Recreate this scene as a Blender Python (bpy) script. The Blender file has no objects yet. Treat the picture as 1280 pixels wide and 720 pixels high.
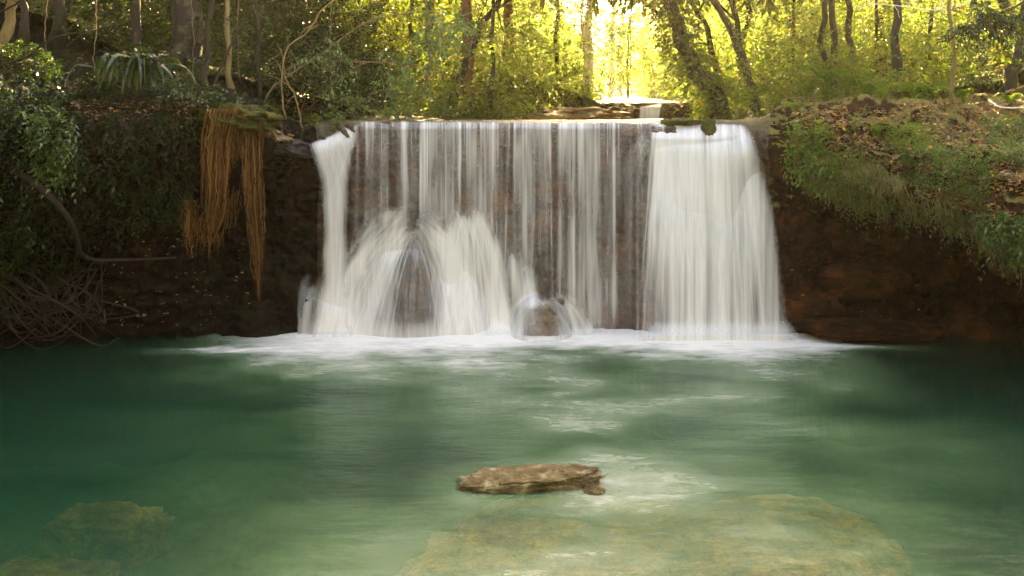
import bpy, math, random
import numpy as np
from mathutils import Vector
R = math.radians
rng = np.random.default_rng(7)
random.seed(7)
S = bpy.context.scene
COL = S.collection

# ------------------------------------------------------------------ camera, world, sun
CZ, F, HR = 4.15, 1100.0, 140.0          # camera height, focal length in photo pixels, horizon row
cam = bpy.data.cameras.new('camera'); cam_o = bpy.data.objects.new('camera', cam); COL.objects.link(cam_o)
cam_o.location = (0, 0, CZ); cam_o.rotation_euler = (R(90), 0, 0)
cam.sensor_width = 36; cam.lens = 36 * F / 1280; cam.shift_y = -(360 - HR) / 1280
cam.clip_start = 0.05; cam.clip_end = 1000
S.camera = cam_o
SUN_EL, SUN_AZ = 27.0, 8.0               # degrees; azimuth from +Y towards +X
w = bpy.data.worlds.new('World'); S.world = w; w.use_nodes = True
nt = w.node_tree; bg = nt.nodes['Background']
sky = nt.nodes.new('ShaderNodeTexSky'); sky.sky_type = 'NISHITA'; sky.sun_disc = False
sky.sun_elevation = R(SUN_EL); sky.sun_rotation = R(SUN_AZ); sky.dust_density = 3.0; sky.air_density = 0.7; sky.ozone_density = 0.6
nt.links.new(sky.outputs[0], bg.inputs[0]); bg.inputs[1].default_value = 0.15
sl = bpy.data.lights.new('sun', 'SUN'); sl.energy = 5.0; sl.angle = R(0.5); sl.color = (1.0, 0.86, 0.62)
so = bpy.data.objects.new('sun', sl); COL.objects.link(so)
dvec = Vector((math.sin(R(SUN_AZ)) * math.cos(R(SUN_EL)), math.cos(R(SUN_AZ)) * math.cos(R(SUN_EL)), math.sin(R(SUN_EL))))
so.rotation_euler = dvec.to_track_quat('Z', 'Y').to_euler(); so.location = (3, 30, 30)
vs = S.view_settings; vs.view_transform = 'Standard'; vs.look = 'None'; vs.gamma = 1.0; vs.exposure = 3.8
vs.use_curve_mapping = False
try:
    vs.use_white_balance = True; vs.white_balance_temperature = 11200; vs.white_balance_tint = 15
except Exception as e:
    print('wb', e)
cy = S.cycles
cy.use_denoising = True; cy.max_bounces = 8; cy.transparent_max_bounces = 16; cy.volume_bounces = 1
cy.transmission_bounces = 6; cy.diffuse_bounces = 4; cy.glossy_bounces = 3
cy.sample_clamp_indirect = 6; cy.caustics_reflective = False; cy.caustics_refractive = False

def pw(px, row, Y):
    """photo pixel + distance -> world point"""
    return np.array([(px - 640) * Y / F, Y, CZ - (row - HR) * Y / F])

# ------------------------------------------------------------------ noise
_perm = np.random.default_rng(3).permutation(256)
_perm = np.concatenate([_perm, _perm, _perm])
_g = np.random.default_rng(4).normal(size=(256, 3)); _g /= np.linalg.norm(_g, axis=1)[:, None]
def noise3(x, y, z):
    xi, yi, zi = np.floor(x).astype(int), np.floor(y).astype(int), np.floor(z).astype(int)
    xf, yf, zf = x - xi, y - yi, z - zi
    u, v, t = [a * a * a * (a * (a * 6 - 15) + 10) for a in (xf, yf, zf)]
    out = 0
    for dx in (0, 1):
        for dy in (0, 1):
            for dz in (0, 1):
                h = _perm[_perm[_perm[(xi + dx) & 255] + ((yi + dy) & 255)] + ((zi + dz) & 255)]
                g = _g[h]
                d = g[..., 0] * (xf - dx) + g[..., 1] * (yf - dy) + g[..., 2] * (zf - dz)
                out = out + d * (u if dx else 1 - u) * (v if dy else 1 - v) * (t if dz else 1 - t)
    return out * 1.5
def fbm(x, y, z, o=4, lac=2.1, gain=0.5):
    s, a = 0, 1.0
    for i in range(o):
        s = s + a * noise3(x + 17.3 * i, y + 5.1 * i, z + 9.7 * i); x, y, z = x * lac, y * lac, z * lac; a *= gain
    return s
def ridged(x, y, z, o=4):
    s, a = 0, 1.0
    for i in range(o):
        s = s + a * (1 - 2 * np.abs(noise3(x + 3.3 * i, y + 7.1 * i, z + 1.7 * i))); x, y, z = x * 2.1, y * 2.1, z * 2.1; a *= 0.5
    return s
def sstep(a, b, x):
    t = np.clip((x - a) / (b - a), 0, 1); return t * t * (3 - 2 * t)

# ------------------------------------------------------------------ mesh helpers
def mesh_obj(name, verts, faces, mat, parent=None, smooth=False, attrs=None, link=True):
    verts = np.asarray(verts, dtype=np.float32); faces = np.asarray(faces, dtype=np.int32)
    me = bpy.data.meshes.new(name); n = faces.shape[1]
    me.vertices.add(len(verts)); me.vertices.foreach_set('co', verts.ravel())
    me.loops.add(faces.size); me.loops.foreach_set('vertex_index', faces.ravel())
    me.polygons.add(len(faces)); me.polygons.foreach_set('loop_start', np.arange(0, faces.size, n, dtype=np.int32))
    try: me.polygons.foreach_set('loop_total', np.full(len(faces), n, dtype=np.int32))
    except Exception: pass
    me.polygons.foreach_set('use_smooth', np.full(len(faces), smooth, dtype=bool))
    for k, v in (attrs or {}).items():
        a = me.attributes.new(k, 'FLOAT', 'POINT'); a.data.foreach_set('value', np.asarray(v, dtype=np.float32).ravel())
    me.update(calc_edges=True)
    me.materials.append(mat)
    o = bpy.data.objects.new(name, me)
    if link: COL.objects.link(o)
    if parent is not None: o.parent = parent
    return o
def grid_faces(nu, nv):
    i = np.arange(nu * nv).reshape(nv, nu)
    return np.stack([i[:-1, :-1], i[:-1, 1:], i[1:, 1:], i[1:, :-1]], -1).reshape(-1, 4)
def tag(o, label=None, cat=None, group=None, kind=None):
    if label: o['label'] = label
    if cat: o['category'] = cat
    if group: o['group'] = group
    if kind: o['kind'] = kind
    return o
def empty(name, loc, label, cat, group=None):
    o = bpy.data.objects.new(name, None); COL.objects.link(o); o.location = [float(v) for v in loc]
    o.empty_display_size = 0.2
    return tag(o, label, cat, group)
class Geo:
    """collects triangles (as degenerate-free quads are not needed) and builds one mesh"""
    def __init__(s): s.v, s.f, s.n = [], [], 0
    def add(s, v, f):
        if len(v) == 0: return
        s.v.append(np.asarray(v)); s.f.append(np.asarray(f) + s.n); s.n += len(v)
    def build(s, name, mat, parent=None, smooth=False, origin=None):
        v = np.concatenate(s.v)
        if origin is not None: v = v - np.asarray(origin)
        return mesh_obj(name, v, np.concatenate(s.f), mat, parent, smooth)
def tube(pts, rad, sides=8, rough=0.0, seed=0):
    """tapered tube along a path -> verts, tris"""
    pts = np.asarray(pts, float); n = len(pts); rad = np.broadcast_to(np.asarray(rad, float), (n,))
    t = np.gradient(pts, axis=0); t /= np.linalg.norm(t, axis=1)[:, None] + 1e-9
    ref = np.array([0.3, 1.0, 0.1]) if abs(t[0][2]) > 0.5 else np.array([0, 0.1, 1.0])
    a = np.cross(t, ref); a /= np.linalg.norm(a, axis=1)[:, None] + 1e-9
    b = np.cross(t, a)
    th = np.arange(sides) * 2 * np.pi / sides
    rr = rad[:, None] * np.ones((n, sides))
    if rough:
        ii = np.arange(n)[:, None] * 0.5
        rr = rr * (1 + rough * noise3(np.cos(th)[None] * 1.3 + seed, np.sin(th)[None] * 1.3 + seed * 2.1, ii + 0 * th[None]) * 1.5)
    v = pts[:, None] + rr[..., None] * (np.cos(th)[None, :, None] * a[:, None] + np.sin(th)[None, :, None] * b[:, None])
    i = np.arange(n * sides).reshape(n, sides); j = np.roll(i, -1, 1)
    f = np.concatenate([np.stack([i[:-1], j[:-1], j[1:]], -1).reshape(-1, 3), np.stack([i[:-1], j[1:], i[1:]], -1).reshape(-1, 3)])
    cap = np.stack([np.full(sides - 2, i[-1, 0]), i[-1, 1:-1], i[-1, 2:]], -1)
    cap0 = np.stack([np.full(sides - 2, i[0, 0]), i[0, 2:], i[0, 1:-1]], -1)
    return v.reshape(-1, 3), np.concatenate([f, cap, cap0])
def spline(ctrl, n):
    c = np.asarray(ctrl, float); m = len(c)
    if m == 2: return c[0] + (c[1] - c[0]) * np.linspace(0, 1, n)[:, None]
    p = np.concatenate([[2 * c[0] - c[1]], c, [2 * c[-1] - c[-2]]])
    u = np.linspace(0, m - 1 - 1e-6, n); k = u.astype(int); t = (u - k)[:, None]
    p0, p1, p2, p3 = p[k], p[k + 1], p[k + 2], p[k + 3]
    return 0.5 * (2 * p1 + (p2 - p0) * t + (2 * p0 - 5 * p1 + 4 * p2 - p3) * t * t + (3 * p1 - p0 - 3 * p2 + p3) * t ** 3)
def wob(pts, amp, freq=1.5, seed=0):
    p = np.array(pts, float); s = np.arange(len(p)) * 0.37 * freq + seed * 3.1
    p[:, 0] += amp * noise3(s, s * 0 + seed, s * 0 + 1.5); p[:, 1] += amp * noise3(s, s * 0 + seed + 9, s * 0 + 4.5)
    return p
def norm(a): return a / (np.linalg.norm(a, axis=-1, keepdims=True) + 1e-9)

LEAF5 = np.array([[0, 0, 0], [0.42, -0.5, 0.10], [0.45, 0, -0.03], [0.42, 0.5, 0.10], [1.0, 0, -0.12]])
LEAF5F = np.array([[0, 1, 2], [1, 4, 2], [0, 2, 3], [2, 4, 3]])
LEAF4 = np.array([[0, 0, 0], [0.45, -0.5, 0.10], [1.0, 0, -0.05], [0.45, 0.5, 0.10]])
LEAF4F = np.array([[0, 1, 2], [0, 2, 3]])
def leaves(pos, d, nrm, size, width=0.5, detail=True):
    """pos, d (direction), nrm (approximate normal), size arrays -> verts, tris"""
    d = norm(d); s = norm(np.cross(nrm, d)); n = np.cross(d, s)
    L, LF = (LEAF5, LEAF5F) if detail else (LEAF4, LEAF4F)
    sz = np.broadcast_to(size, (len(pos),))[:, None, None]
    v = pos[:, None] + sz * (L[None, :, 0:1] * d[:, None] + width * L[None, :, 1:2] * s[:, None] + L[None, :, 2:3] * n[:, None])
    f = LF[None] + (np.arange(len(pos)) * len(L))[:, None, None]
    return v.reshape(-1, 3), f.reshape(-1, 3)
def sprays(orig, dirs, k=9, tl=0.4, ls=0.1, width=0.5, droop=0.35, detail=True, r=rng):
    """leafy twigs: k leaves set alternately along each drooping twig"""
    N = len(orig)
    if N == 0: return np.zeros((0, 3)), np.zeros((0, 3), int)
    d = norm(dirs); tlv = tl * (0.6 + 0.8 * r.random(N))
    side = norm(np.cross(d, np.array([0, 0, 1.0]) + 0.5 * r.normal(size=(N, 3))))
    nr = norm(np.cross(side, d)); nr = np.where(nr[:, 2:3] < 0, -nr, nr)
    i = np.arange(k); t = (i + 0.5) / k
    p = orig[:, None] + d[:, None] * (t[None, :, None] * tlv[:, None, None])
    p[..., 2] -= droop * tlv[:, None] * t[None] ** 2
    sg = np.where(i % 2 == 0, 1.0, -1.0); sg[-1] = 0
    ld = d[:, None] * (0.55 + 0.5 * t)[None, :, None] + side[:, None] * sg[None, :, None]
    ld[..., 2] -= droop * 0.9
    ld = ld + 0.28 * r.normal(size=ld.shape)
    nn = nr[:, None] + 0.35 * r.normal(size=ld.shape)
    sz = ls * (0.65 + 0.6 * r.random((N, k))) * (1 - 0.25 * np.abs(t - 0.5)[None])
    return leaves(p.reshape(-1, 3), ld.reshape(-1, 3), nn.reshape(-1, 3), sz.ravel(), width, detail)

# ------------------------------------------------------------------ materials
def mat(name):
    m = bpy.data.materials.new(name); m.use_nodes = True
    t = m.node_tree; t.nodes.clear()
    return m, t, t.nodes.new('ShaderNodeOutputMaterial')
def N(t, typ, **kw):
    n = t.nodes.new('ShaderNode' + typ)
    for k, v in kw.items():
        if k.startswith('i_'): n.inputs[k[2:].replace('_', ' ')].default_value = v
        else: setattr(n, k, v)
    return n
def ramp(t, fac, stops):
    r = t.nodes.new('ShaderNodeValToRGB'); e = r.color_ramp.elements
    while len(e) < len(stops): e.new(0.5)
    for k, (p, c) in enumerate(stops):
        e[k].position = p; e[k].color = (*c, 1) if len(c) == 3 else c
    t.links.new(fac, r.inputs[0]); return r.outputs[0]
def math_n(t, op, a, b=None, clamp=False):
    n = t.nodes.new('ShaderNodeMath'); n.operation = op; n.use_clamp = clamp
    for i, v in enumerate((a, b)):
        if v is None: continue
        if isinstance(v, (int, float)): n.inputs[i].default_value = v
        else: t.links.new(v, n.inputs[i])
    return n.outputs[0]
def mixc(t, fac, a, b, bt='MIX'):
    n = t.nodes.new('ShaderNodeMix'); n.data_type = 'RGBA'; n.blend_type = bt
    for i, v in ((0, fac), (6, a), (7, b)):
        if isinstance(v, (int, float)): n.inputs[i].default_value = v
        elif isinstance(v, tuple): n.inputs[i].default_value = (*v, 1) if len(v) == 3 else v
        else: t.links.new(v, n.inputs[i])
    return n.outputs[2]
def noise_n(t, scale, detail=4, rough=0.55, vec=None, dist=0.0, stretch=None, coord='Object'):
    n = t.nodes.new('ShaderNodeTexNoise'); n.inputs['Scale'].default_value = scale
    n.inputs['Detail'].default_value = detail; n.inputs['Roughness'].default_value = rough; n.inputs['Distortion'].default_value = dist
    if vec is None:
        tc = t.nodes.new('ShaderNodeNewGeometry').outputs['Position'] if coord == 'World' else t.nodes.new('ShaderNodeTexCoord').outputs[coord]
        vec = tc
    if stretch:
        mp = t.nodes.new('ShaderNodeMapping'); mp.inputs['Scale'].default_value = stretch; t.links.new(vec, mp.inputs[0]); vec = mp.outputs[0]
    t.links.new(vec, n.inputs['Vector']); return n.outputs['Fac']
def bump(t, h, strength=0.5, dist=0.05, normal=None):
    b = t.nodes.new('ShaderNodeBump'); b.inputs['Strength'].default_value = strength; b.inputs['Distance'].default_value = dist
    t.links.new(h, b.inputs['Height'])
    if normal is not None: t.links.new(normal, b.inputs['Normal'])
    return b.outputs[0]

def leaf_mat(name, cols, rough=0.38, trans=0.4, tcol=1.5, spec=0.5):
    m, t, out = mat(name)
    g = t.nodes.new('ShaderNodeNewGeometry')
    c = ramp(t, g.outputs['Random Per Island'], [(i / (len(cols) - 1), c) for i, c in enumerate(cols)])
    nz = noise_n(t, 0.6, 2, coord='World')
    c = mixc(t, 1.0, c, ramp(t, nz, [(0.3, (0.6, 0.65, 0.6)), (0.7, (1.3, 1.2, 1.1))]), 'MULTIPLY')
    p = N(t, 'BsdfPrincipled', i_Roughness=rough); p.inputs['Specular IOR Level'].default_value = spec
    t.links.new(c, p.inputs['Base Color'])
    tr = N(t, 'BsdfTranslucent')
    t.links.new(mixc(t, 1.0, c, (tcol * 0.98, tcol * 1.12, tcol * 0.75), 'MULTIPLY'), tr.inputs[0])
    mx = N(t, 'MixShader'); mx.inputs[0].default_value = trans
    t.links.new(p.outputs[0], mx.inputs[1]); t.links.new(tr.outputs[0], mx.inputs[2]); t.links.new(mx.outputs[0], out.inputs[0])
    return m
M = {}
M['leaf_shade'] = leaf_mat('leaf_shade', [(0.006, 0.016, 0.004), (0.011, 0.027, 0.005), (0.018, 0.038, 0.007), (0.03, 0.05, 0.01), (0.045, 0.04, 0.01)], 0.45, 0.35, 1.5, 0.2)  # shade of the left side put into a darker leaf colour
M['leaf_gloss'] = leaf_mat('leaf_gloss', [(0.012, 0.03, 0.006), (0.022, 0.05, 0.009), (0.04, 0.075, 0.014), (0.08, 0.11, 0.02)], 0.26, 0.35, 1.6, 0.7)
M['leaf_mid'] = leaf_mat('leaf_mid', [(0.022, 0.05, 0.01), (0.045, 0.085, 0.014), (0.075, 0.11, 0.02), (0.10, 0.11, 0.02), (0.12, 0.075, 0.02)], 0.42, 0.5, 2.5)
M['leaf_lit'] = leaf_mat('leaf_lit', [(0.035, 0.06, 0.014), (0.065, 0.095, 0.02), (0.10, 0.125, 0.045), (0.14, 0.12, 0.06)], 0.5, 0.6, 2.9)  # glow and haze put into a paler, more translucent leaf colour
M['fern'] = leaf_mat('fern', [(0.06, 0.12, 0.015), (0.11, 0.2, 0.02), (0.16, 0.24, 0.03)], 0.5, 0.5, 1.7)
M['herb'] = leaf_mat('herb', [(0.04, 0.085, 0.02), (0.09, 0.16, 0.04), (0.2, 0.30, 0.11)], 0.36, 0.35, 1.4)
M['litter'] = leaf_mat('litter', [(0.08, 0.036, 0.018), (0.14, 0.07, 0.035), (0.24, 0.13, 0.075), (0.42, 0.28, 0.18), (0.12, 0.06, 0.03), (0.5, 0.19, 0.04), (0.62, 0.38, 0.06)], 0.55, 0.12, 1.2)
M['hang_leaf'] = leaf_mat('hang_leaf', [(0.05, 0.08, 0.02), (0.10, 0.13, 0.03), (0.15, 0.16, 0.05)], 0.4, 0.35, 1.4)

def bark_mat(name, c1, c2, sc=6, patch=None):
    m, t, out = mat(name)
    n1 = noise_n(t, sc, 6, 0.65, coord='World', stretch=(1, 1, 0.25)); n2 = noise_n(t, sc * 0.5, 4, 0.6, coord='World')
    c = ramp(t, n1, [(0.3, c1), (0.7, c2)])
    if patch: c = mixc(t, ramp(t, n2, [(0.5, (0, 0, 0)), (0.62, (1, 1, 1))]), c, patch)
    p = N(t, 'BsdfPrincipled', i_Roughness=0.8); t.links.new(c, p.inputs['Base Color'])
    t.links.new(bump(t, n1, 0.8, 0.03), p.inputs['Normal']); t.links.new(p.outputs[0], out.inputs[0]); return m
M['bark'] = bark_mat('bark', (0.012, 0.006, 0.003), (0.06, 0.033, 0.015), 9, (0.02, 0.025, 0.007))
M['bark_pale'] = bark_mat('bark_pale', (0.7, 0.62, 0.54), (0.88, 0.82, 0.74), 5)
M['bark_yellow'] = bark_mat('bark_yellow', (0.14, 0.09, 0.03), (0.34, 0.22, 0.09), 9)
M['bark_mottled'] = bark_mat('bark_mottled', (0.012, 0.008, 0.004), (0.045, 0.03, 0.014), 6, (0.10, 0.075, 0.04))
M['vine'] = bark_mat('vine', (0.09, 0.06, 0.03), (0.2, 0.14, 0.08), 12)
M['root'] = leaf_mat('root', [(0.03, 0.012, 0.005), (0.11, 0.046, 0.016), (0.22, 0.10, 0.035), (0.30, 0.16, 0.06), (0.05, 0.022, 0.009)], 0.8, 0.08, 1.0, 0.1)
M['root_dark'] = bark_mat('root_dark', (0.012, 0.007, 0.004), (0.045, 0.024, 0.013), 10)
M['root_red'] = bark_mat('root_red', (0.12, 0.04, 0.02), (0.25, 0.1, 0.05), 10)
M['plank'] = bark_mat('plank', (0.25, 0.12, 0.05), (0.4, 0.22, 0.11), 8)
M['moss_strand'] = bark_mat('moss_strand', (0.05, 0.06, 0.014), (0.24, 0.2, 0.06), 14)

def rock_mat(name, dark, mid, light, moss=None, moss_lo=0.55, rough=0.55, sc=1.0, upk=0.35):
    m, t, out = mat(name)
    g = t.nodes.new('ShaderNodeNewGeometry')
    n1 = noise_n(t, 1.6 * sc, 8, 0.62, coord='World', dist=0.4); n2 = noise_n(t, 7 * sc, 8, 0.65, coord='World'); n3 = noise_n(t, 28 * sc, 5, 0.6, coord='World')
    c = ramp(t, n1, [(0.28, dark), (0.5, mid), (0.72, light)])
    c = mixc(t, 0.75, c, ramp(t, n2, [(0.3, (0.35, 0.33, 0.32)), (0.55, (1, 1, 1)), (0.75, (1.5, 1.4, 1.3))]), 'MULTIPLY')
    c = mixc(t, 0.6, c, ramp(t, n3, [(0.35, (0.6, 0.6, 0.6)), (0.6, (1.2, 1.2, 1.2))]), 'MULTIPLY')
    if moss:
        sx = t.nodes.new('ShaderNodeSeparateXYZ'); t.links.new(g.outputs['Normal'], sx.inputs[0])
        up = math_n(t, 'MULTIPLY_ADD', sx.outputs[2], upk)
        up_n = up.node; up_n.inputs[2].default_value = 0.0
        f = math_n(t, 'ADD', up, n2)
        if upk > .5:      # moss keeps above the splash line
            sp = t.nodes.new('ShaderNodeSeparateXYZ'); t.links.new(g.outputs['Position'], sp.inputs[0])
            mr = t.nodes.new('ShaderNodeMapRange'); t.links.new(sp.outputs[2], mr.inputs[0]); mr.inputs[1].default_value = 1.2; mr.inputs[2].default_value = 2.3
            f = math_n(t, 'MULTIPLY', f, mr.outputs[0])
        c = mixc(t, ramp(t, f, [(moss_lo, (0, 0, 0)), (moss_lo + 0.14, (1, 1, 1))]), c, mixc(t, n3, moss[0], moss[1]))
    p = N(t, 'BsdfPrincipled', i_Roughness=rough); t.links.new(c, p.inputs['Base Color']); p.inputs['Specular IOR Level'].default_value = 0.5 if rough < .5 else 0.12
    h = math_n(t, 'ADD', n2, math_n(t, 'MULTIPLY', n3, 0.35))
    t.links.new(bump(t, h, 0.9, 0.06), p.inputs['Normal']); t.links.new(p.outputs[0], out.inputs[0]); return m
M['fall_rock'] = rock_mat('fall_rock', (0.016, 0.007, 0.003), (0.075, 0.03, 0.011), (0.24, 0.09, 0.03), ((0.03, 0.03, 0.01), (0.09, 0.07, 0.02)), 0.62, 0.4)
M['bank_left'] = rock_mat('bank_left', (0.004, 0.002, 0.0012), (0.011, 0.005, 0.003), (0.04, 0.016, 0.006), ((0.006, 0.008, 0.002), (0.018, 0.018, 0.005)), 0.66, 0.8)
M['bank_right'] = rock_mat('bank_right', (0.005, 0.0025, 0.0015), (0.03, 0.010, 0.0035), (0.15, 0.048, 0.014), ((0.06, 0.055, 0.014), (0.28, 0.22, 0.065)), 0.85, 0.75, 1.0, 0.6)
M['forest_soil'] = rock_mat('forest_soil', (0.04, 0.022, 0.01), (0.1, 0.055, 0.025), (0.2, 0.11, 0.045), ((0.03, 0.05, 0.01), (0.08, 0.1, 0.02)), 0.66, 0.9)
M['orange_earth'] = rock_mat('orange_earth', (0.05, 0.02, 0.008), (0.2, 0.08, 0.025), (0.36, 0.18, 0.07), ((0.06, 0.06, 0.015), (0.12, 0.11, 0.03)), 0.72, 0.85)
M['wet_rock'] = rock_mat('wet_rock', (0.05, 0.03, 0.01), (0.26, 0.18, 0.07), (0.7, 0.62, 0.38), None, 0.6, 0.28, 3.0)
M['dark_rock'] = rock_mat('dark_rock', (0.012, 0.009, 0.007), (0.04, 0.027, 0.02), (0.09, 0.06, 0.045), None, 0.6, 0.35, 1.2)
M['boulder'] = rock_mat('boulder', (0.09, 0.05, 0.02), (0.27, 0.17, 0.09), (0.5, 0.36, 0.22), None, 0.6, 0.35, 2.0)
M['bed'] = rock_mat('bed', (0.08, 0.09, 0.06), (0.14, 0.16, 0.1), (0.2, 0.22, 0.15), None, 0.6, 0.9, 0.6)
M['slab'] = rock_mat('slab', (0.04, 0.013, 0.003), (0.26, 0.08, 0.012), (0.66, 0.26, 0.05), None, 0.6, 0.8, 0.9)

# falling water: silky, opacity follows the amount of water in each strand
def fall_mat(name, fine=(40, 12, 0.5)):
    m, t, out = mat(name)
    a = t.nodes.new('ShaderNodeAttribute'); a.attribute_name = 'flow'
    nz = noise_n(t, 1.0, 3, 0.6, coord='World', stretch=fine)
    al = math_n(t, 'MULTIPLY', a.outputs['Fac'], ramp(t, nz, [(0.3, (0.86, 0.86, 0.86)), (0.65, (1.06, 1.06, 1.06))]))
    al = math_n(t, 'MINIMUM', al, 1.0)
    d = N(t, 'BsdfDiffuse'); d.inputs[0].default_value = (0.88, 0.87, 0.86, 1)
    tr = N(t, 'BsdfTranslucent'); tr.inputs[0].default_value = (0.9, 0.89, 0.88, 1)
    gl = N(t, 'BsdfGlossy'); gl.inputs['Roughness'].default_value = 0.45; gl.inputs[0].default_value = (0.9, 0.9, 0.9, 1)
    m1 = N(t, 'MixShader'); m1.inputs[0].default_value = 0.15
    t.links.new(d.outputs[0], m1.inputs[1]); t.links.new(tr.outputs[0], m1.inputs[2])
    m2 = N(t, 'MixShader'); m2.inputs[0].default_value = 0.08
    t.links.new(m1.outputs[0], m2.inputs[1]); t.links.new(gl.outputs[0], m2.inputs[2])
    tp = N(t, 'BsdfTransparent')
    m3 = N(t, 'MixShader'); t.links.new(al, m3.inputs[0]); t.links.new(tp.outputs[0], m3.inputs[1]); t.links.new(m2.outputs[0], m3.inputs[2])
    t.links.new(m3.outputs[0], out.inputs[0]); return m
M['fall'] = fall_mat('fall_water')

def pool_mat():
    m, t, out = mat('pool_water')
    a = t.nodes.new('ShaderNodeAttribute'); a.attribute_name = 'foam'
    k = t.nodes.new('ShaderNodeAttribute'); k.attribute_name = 'milk_sheen'
    n1 = noise_n(t, 1.0, 7, 0.62, coord='World', stretch=(0.8, 2.4, 1), dist=0.7)
    n2 = noise_n(t, 1.0, 6, 0.65, coord='World', stretch=(3.0, 9.0, 1), dist=0.5)
    n3 = noise_n(t, 1.0, 3, 0.6, coord='World', stretch=(7, 34.0, 1), dist=0.4)
    st = math_n(t, 'ADD', math_n(t, 'MULTIPLY', n1, 0.5), math_n(t, 'MULTIPLY', n2, 0.32)); st = math_n(t, 'ADD', st, math_n(t, 'MULTIPLY', n3, 0.18))
    milk_sheen = ramp(t, st, [(0.25, (0.15, 0.15, 0.15)), (0.52, (0.42, 0.42, 0.42)), (0.82, (1, 1, 1))])
    white = math_n(t, 'MULTIPLY', milk_sheen, k.outputs['Fac'])
    fm = math_n(t, 'MULTIPLY', a.outputs['Fac'], ramp(t, n2, [(0.3, (0.75, 0.75, 0.75)), (0.6, (1.1, 1.1, 1.1))]))
    white = math_n(t, 'ADD', white, fm, clamp=True)
    h = math_n(t, 'ADD', math_n(t, 'MULTIPLY', n2, 1.0), math_n(t, 'MULTIPLY', n3, 0.3))
    nb = bump(t, h, 0.32, 0.05)
    tp = N(t, 'BsdfTransparent'); tp.inputs[0].default_value = (0.97, 1.0, 0.97, 1)
    turb = N(t, 'BsdfDiffuse'); turb.inputs[0].default_value = (0.001, 0.135, 0.075, 1)
    b1 = N(t, 'MixShader'); b1.inputs[0].default_value = 0.22
    t.links.new(tp.outputs[0], b1.inputs[1]); t.links.new(turb.outputs[0], b1.inputs[2])
    gl = N(t, 'BsdfGlossy'); gl.inputs['Roughness'].default_value = 0.17; t.links.new(nb, gl.inputs['Normal'])
    fr = N(t, 'Fresnel'); fr.inputs[0].default_value = 1.33; t.links.new(nb, fr.inputs['Normal'])
    b2 = N(t, 'MixShader'); t.links.new(fr.outputs[0], b2.inputs[0]); t.links.new(b1.outputs[0], b2.inputs[1]); t.links.new(gl.outputs[0], b2.inputs[2])
    fo = N(t, 'BsdfDiffuse'); t.links.new(mixc(t, ramp(t, white, [(0.15, (0, 0, 0)), (0.6, (1, 1, 1))]), (0.27, 0.48, 0.22), (0.88, 0.86, 0.8)), fo.inputs[0])
    b3 = N(t, 'MixShader'); t.links.new(white, b3.inputs[0]); t.links.new(b2.outputs[0], b3.inputs[1]); t.links.new(fo.outputs[0], b3.inputs[2])
    t.links.new(b3.outputs[0], out.inputs['Surface'])
    va = N(t, 'VolumeAbsorption'); va.inputs['Color'].default_value = (0.60, 0.74, 0.42, 1); va.inputs['Density'].default_value = 1.15
    t.links.new(va.outputs[0], out.inputs['Volume'])
    return m
M['pool'] = pool_mat()
def stream_mat():
    m, t, out = mat('stream_water')
    n2 = noise_n(t, 1.0, 5, 0.6, coord='World', stretch=(6, 2, 1))
    p = N(t, 'BsdfPrincipled', i_Roughness=0.15); t.links.new(ramp(t, n2, [(0.4, (0.12, 0.12, 0.07)), (0.65, (0.6, 0.6, 0.55))]), p.inputs['Base Color'])
    t.links.new(bump(t, n2, 0.4, 0.05), p.inputs['Normal']); t.links.new(p.outputs[0], out.inputs[0]); return m
M['stream'] = stream_mat()

# ------------------------------------------------------------------ terrain
def xc(Y): return np.interp(Y, [17, 22, 27, 40, 80], [0.75, 2.0, 4.0, 4.5, 10])     # middle of the stream
def hw(Y): return np.interp(Y, [17, 19, 22, 27, 40, 80], [3.65, 3.5, 2.8, 1.2, 1.2, 1.5])
def ground_z(X, Y):
    X = np.asarray(X, float); Y = np.asarray(Y, float)
    d = np.abs(X - xc(Y)) - hw(Y); left = X < xc(Y)
    base = 3.8 + 0.55 * sstep(26.6, 27.0, Y) + 0.03 * np.maximum(Y - 27, 0)
    side = np.where(left, 0.42, 0.34) * np.maximum(d, 0) ** 0.75
    side = side * (1 - 0.35 * sstep(2, 6, d)) + np.maximum(d - 4, 0) * np.where(left, 0.30, 0.18)
    z = base + side
    gap = np.exp(-((X - (xc(Y))) / (5 + 0.12 * (Y - 30))) ** 2)
    z = z + np.maximum(Y - 42, 0) * 0.42 * (1 - 0.85 * gap)
    z = z + 0.25 * fbm(X * 0.35, Y * 0.35, X * 0 + 2.0, 4) * sstep(-0.2, 1.5, d)
    return np.minimum(z, 26)
def bed_z(X, Y):
    b = -2.1 + 0.25 * fbm(X * 0.4, Y * 0.4, X * 0 + 8.0, 3)
    out = np.maximum(np.maximum(np.abs(X) - 11.0, -(Y + 5)), 0)
    return np.minimum(b + out * 1.1 + 0.3 * out ** 1.2, 13 + 0.5 * fbm(X * .2, Y * .2, X * 0, 3))  # outer rim raised out of view to block low sky light

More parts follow.
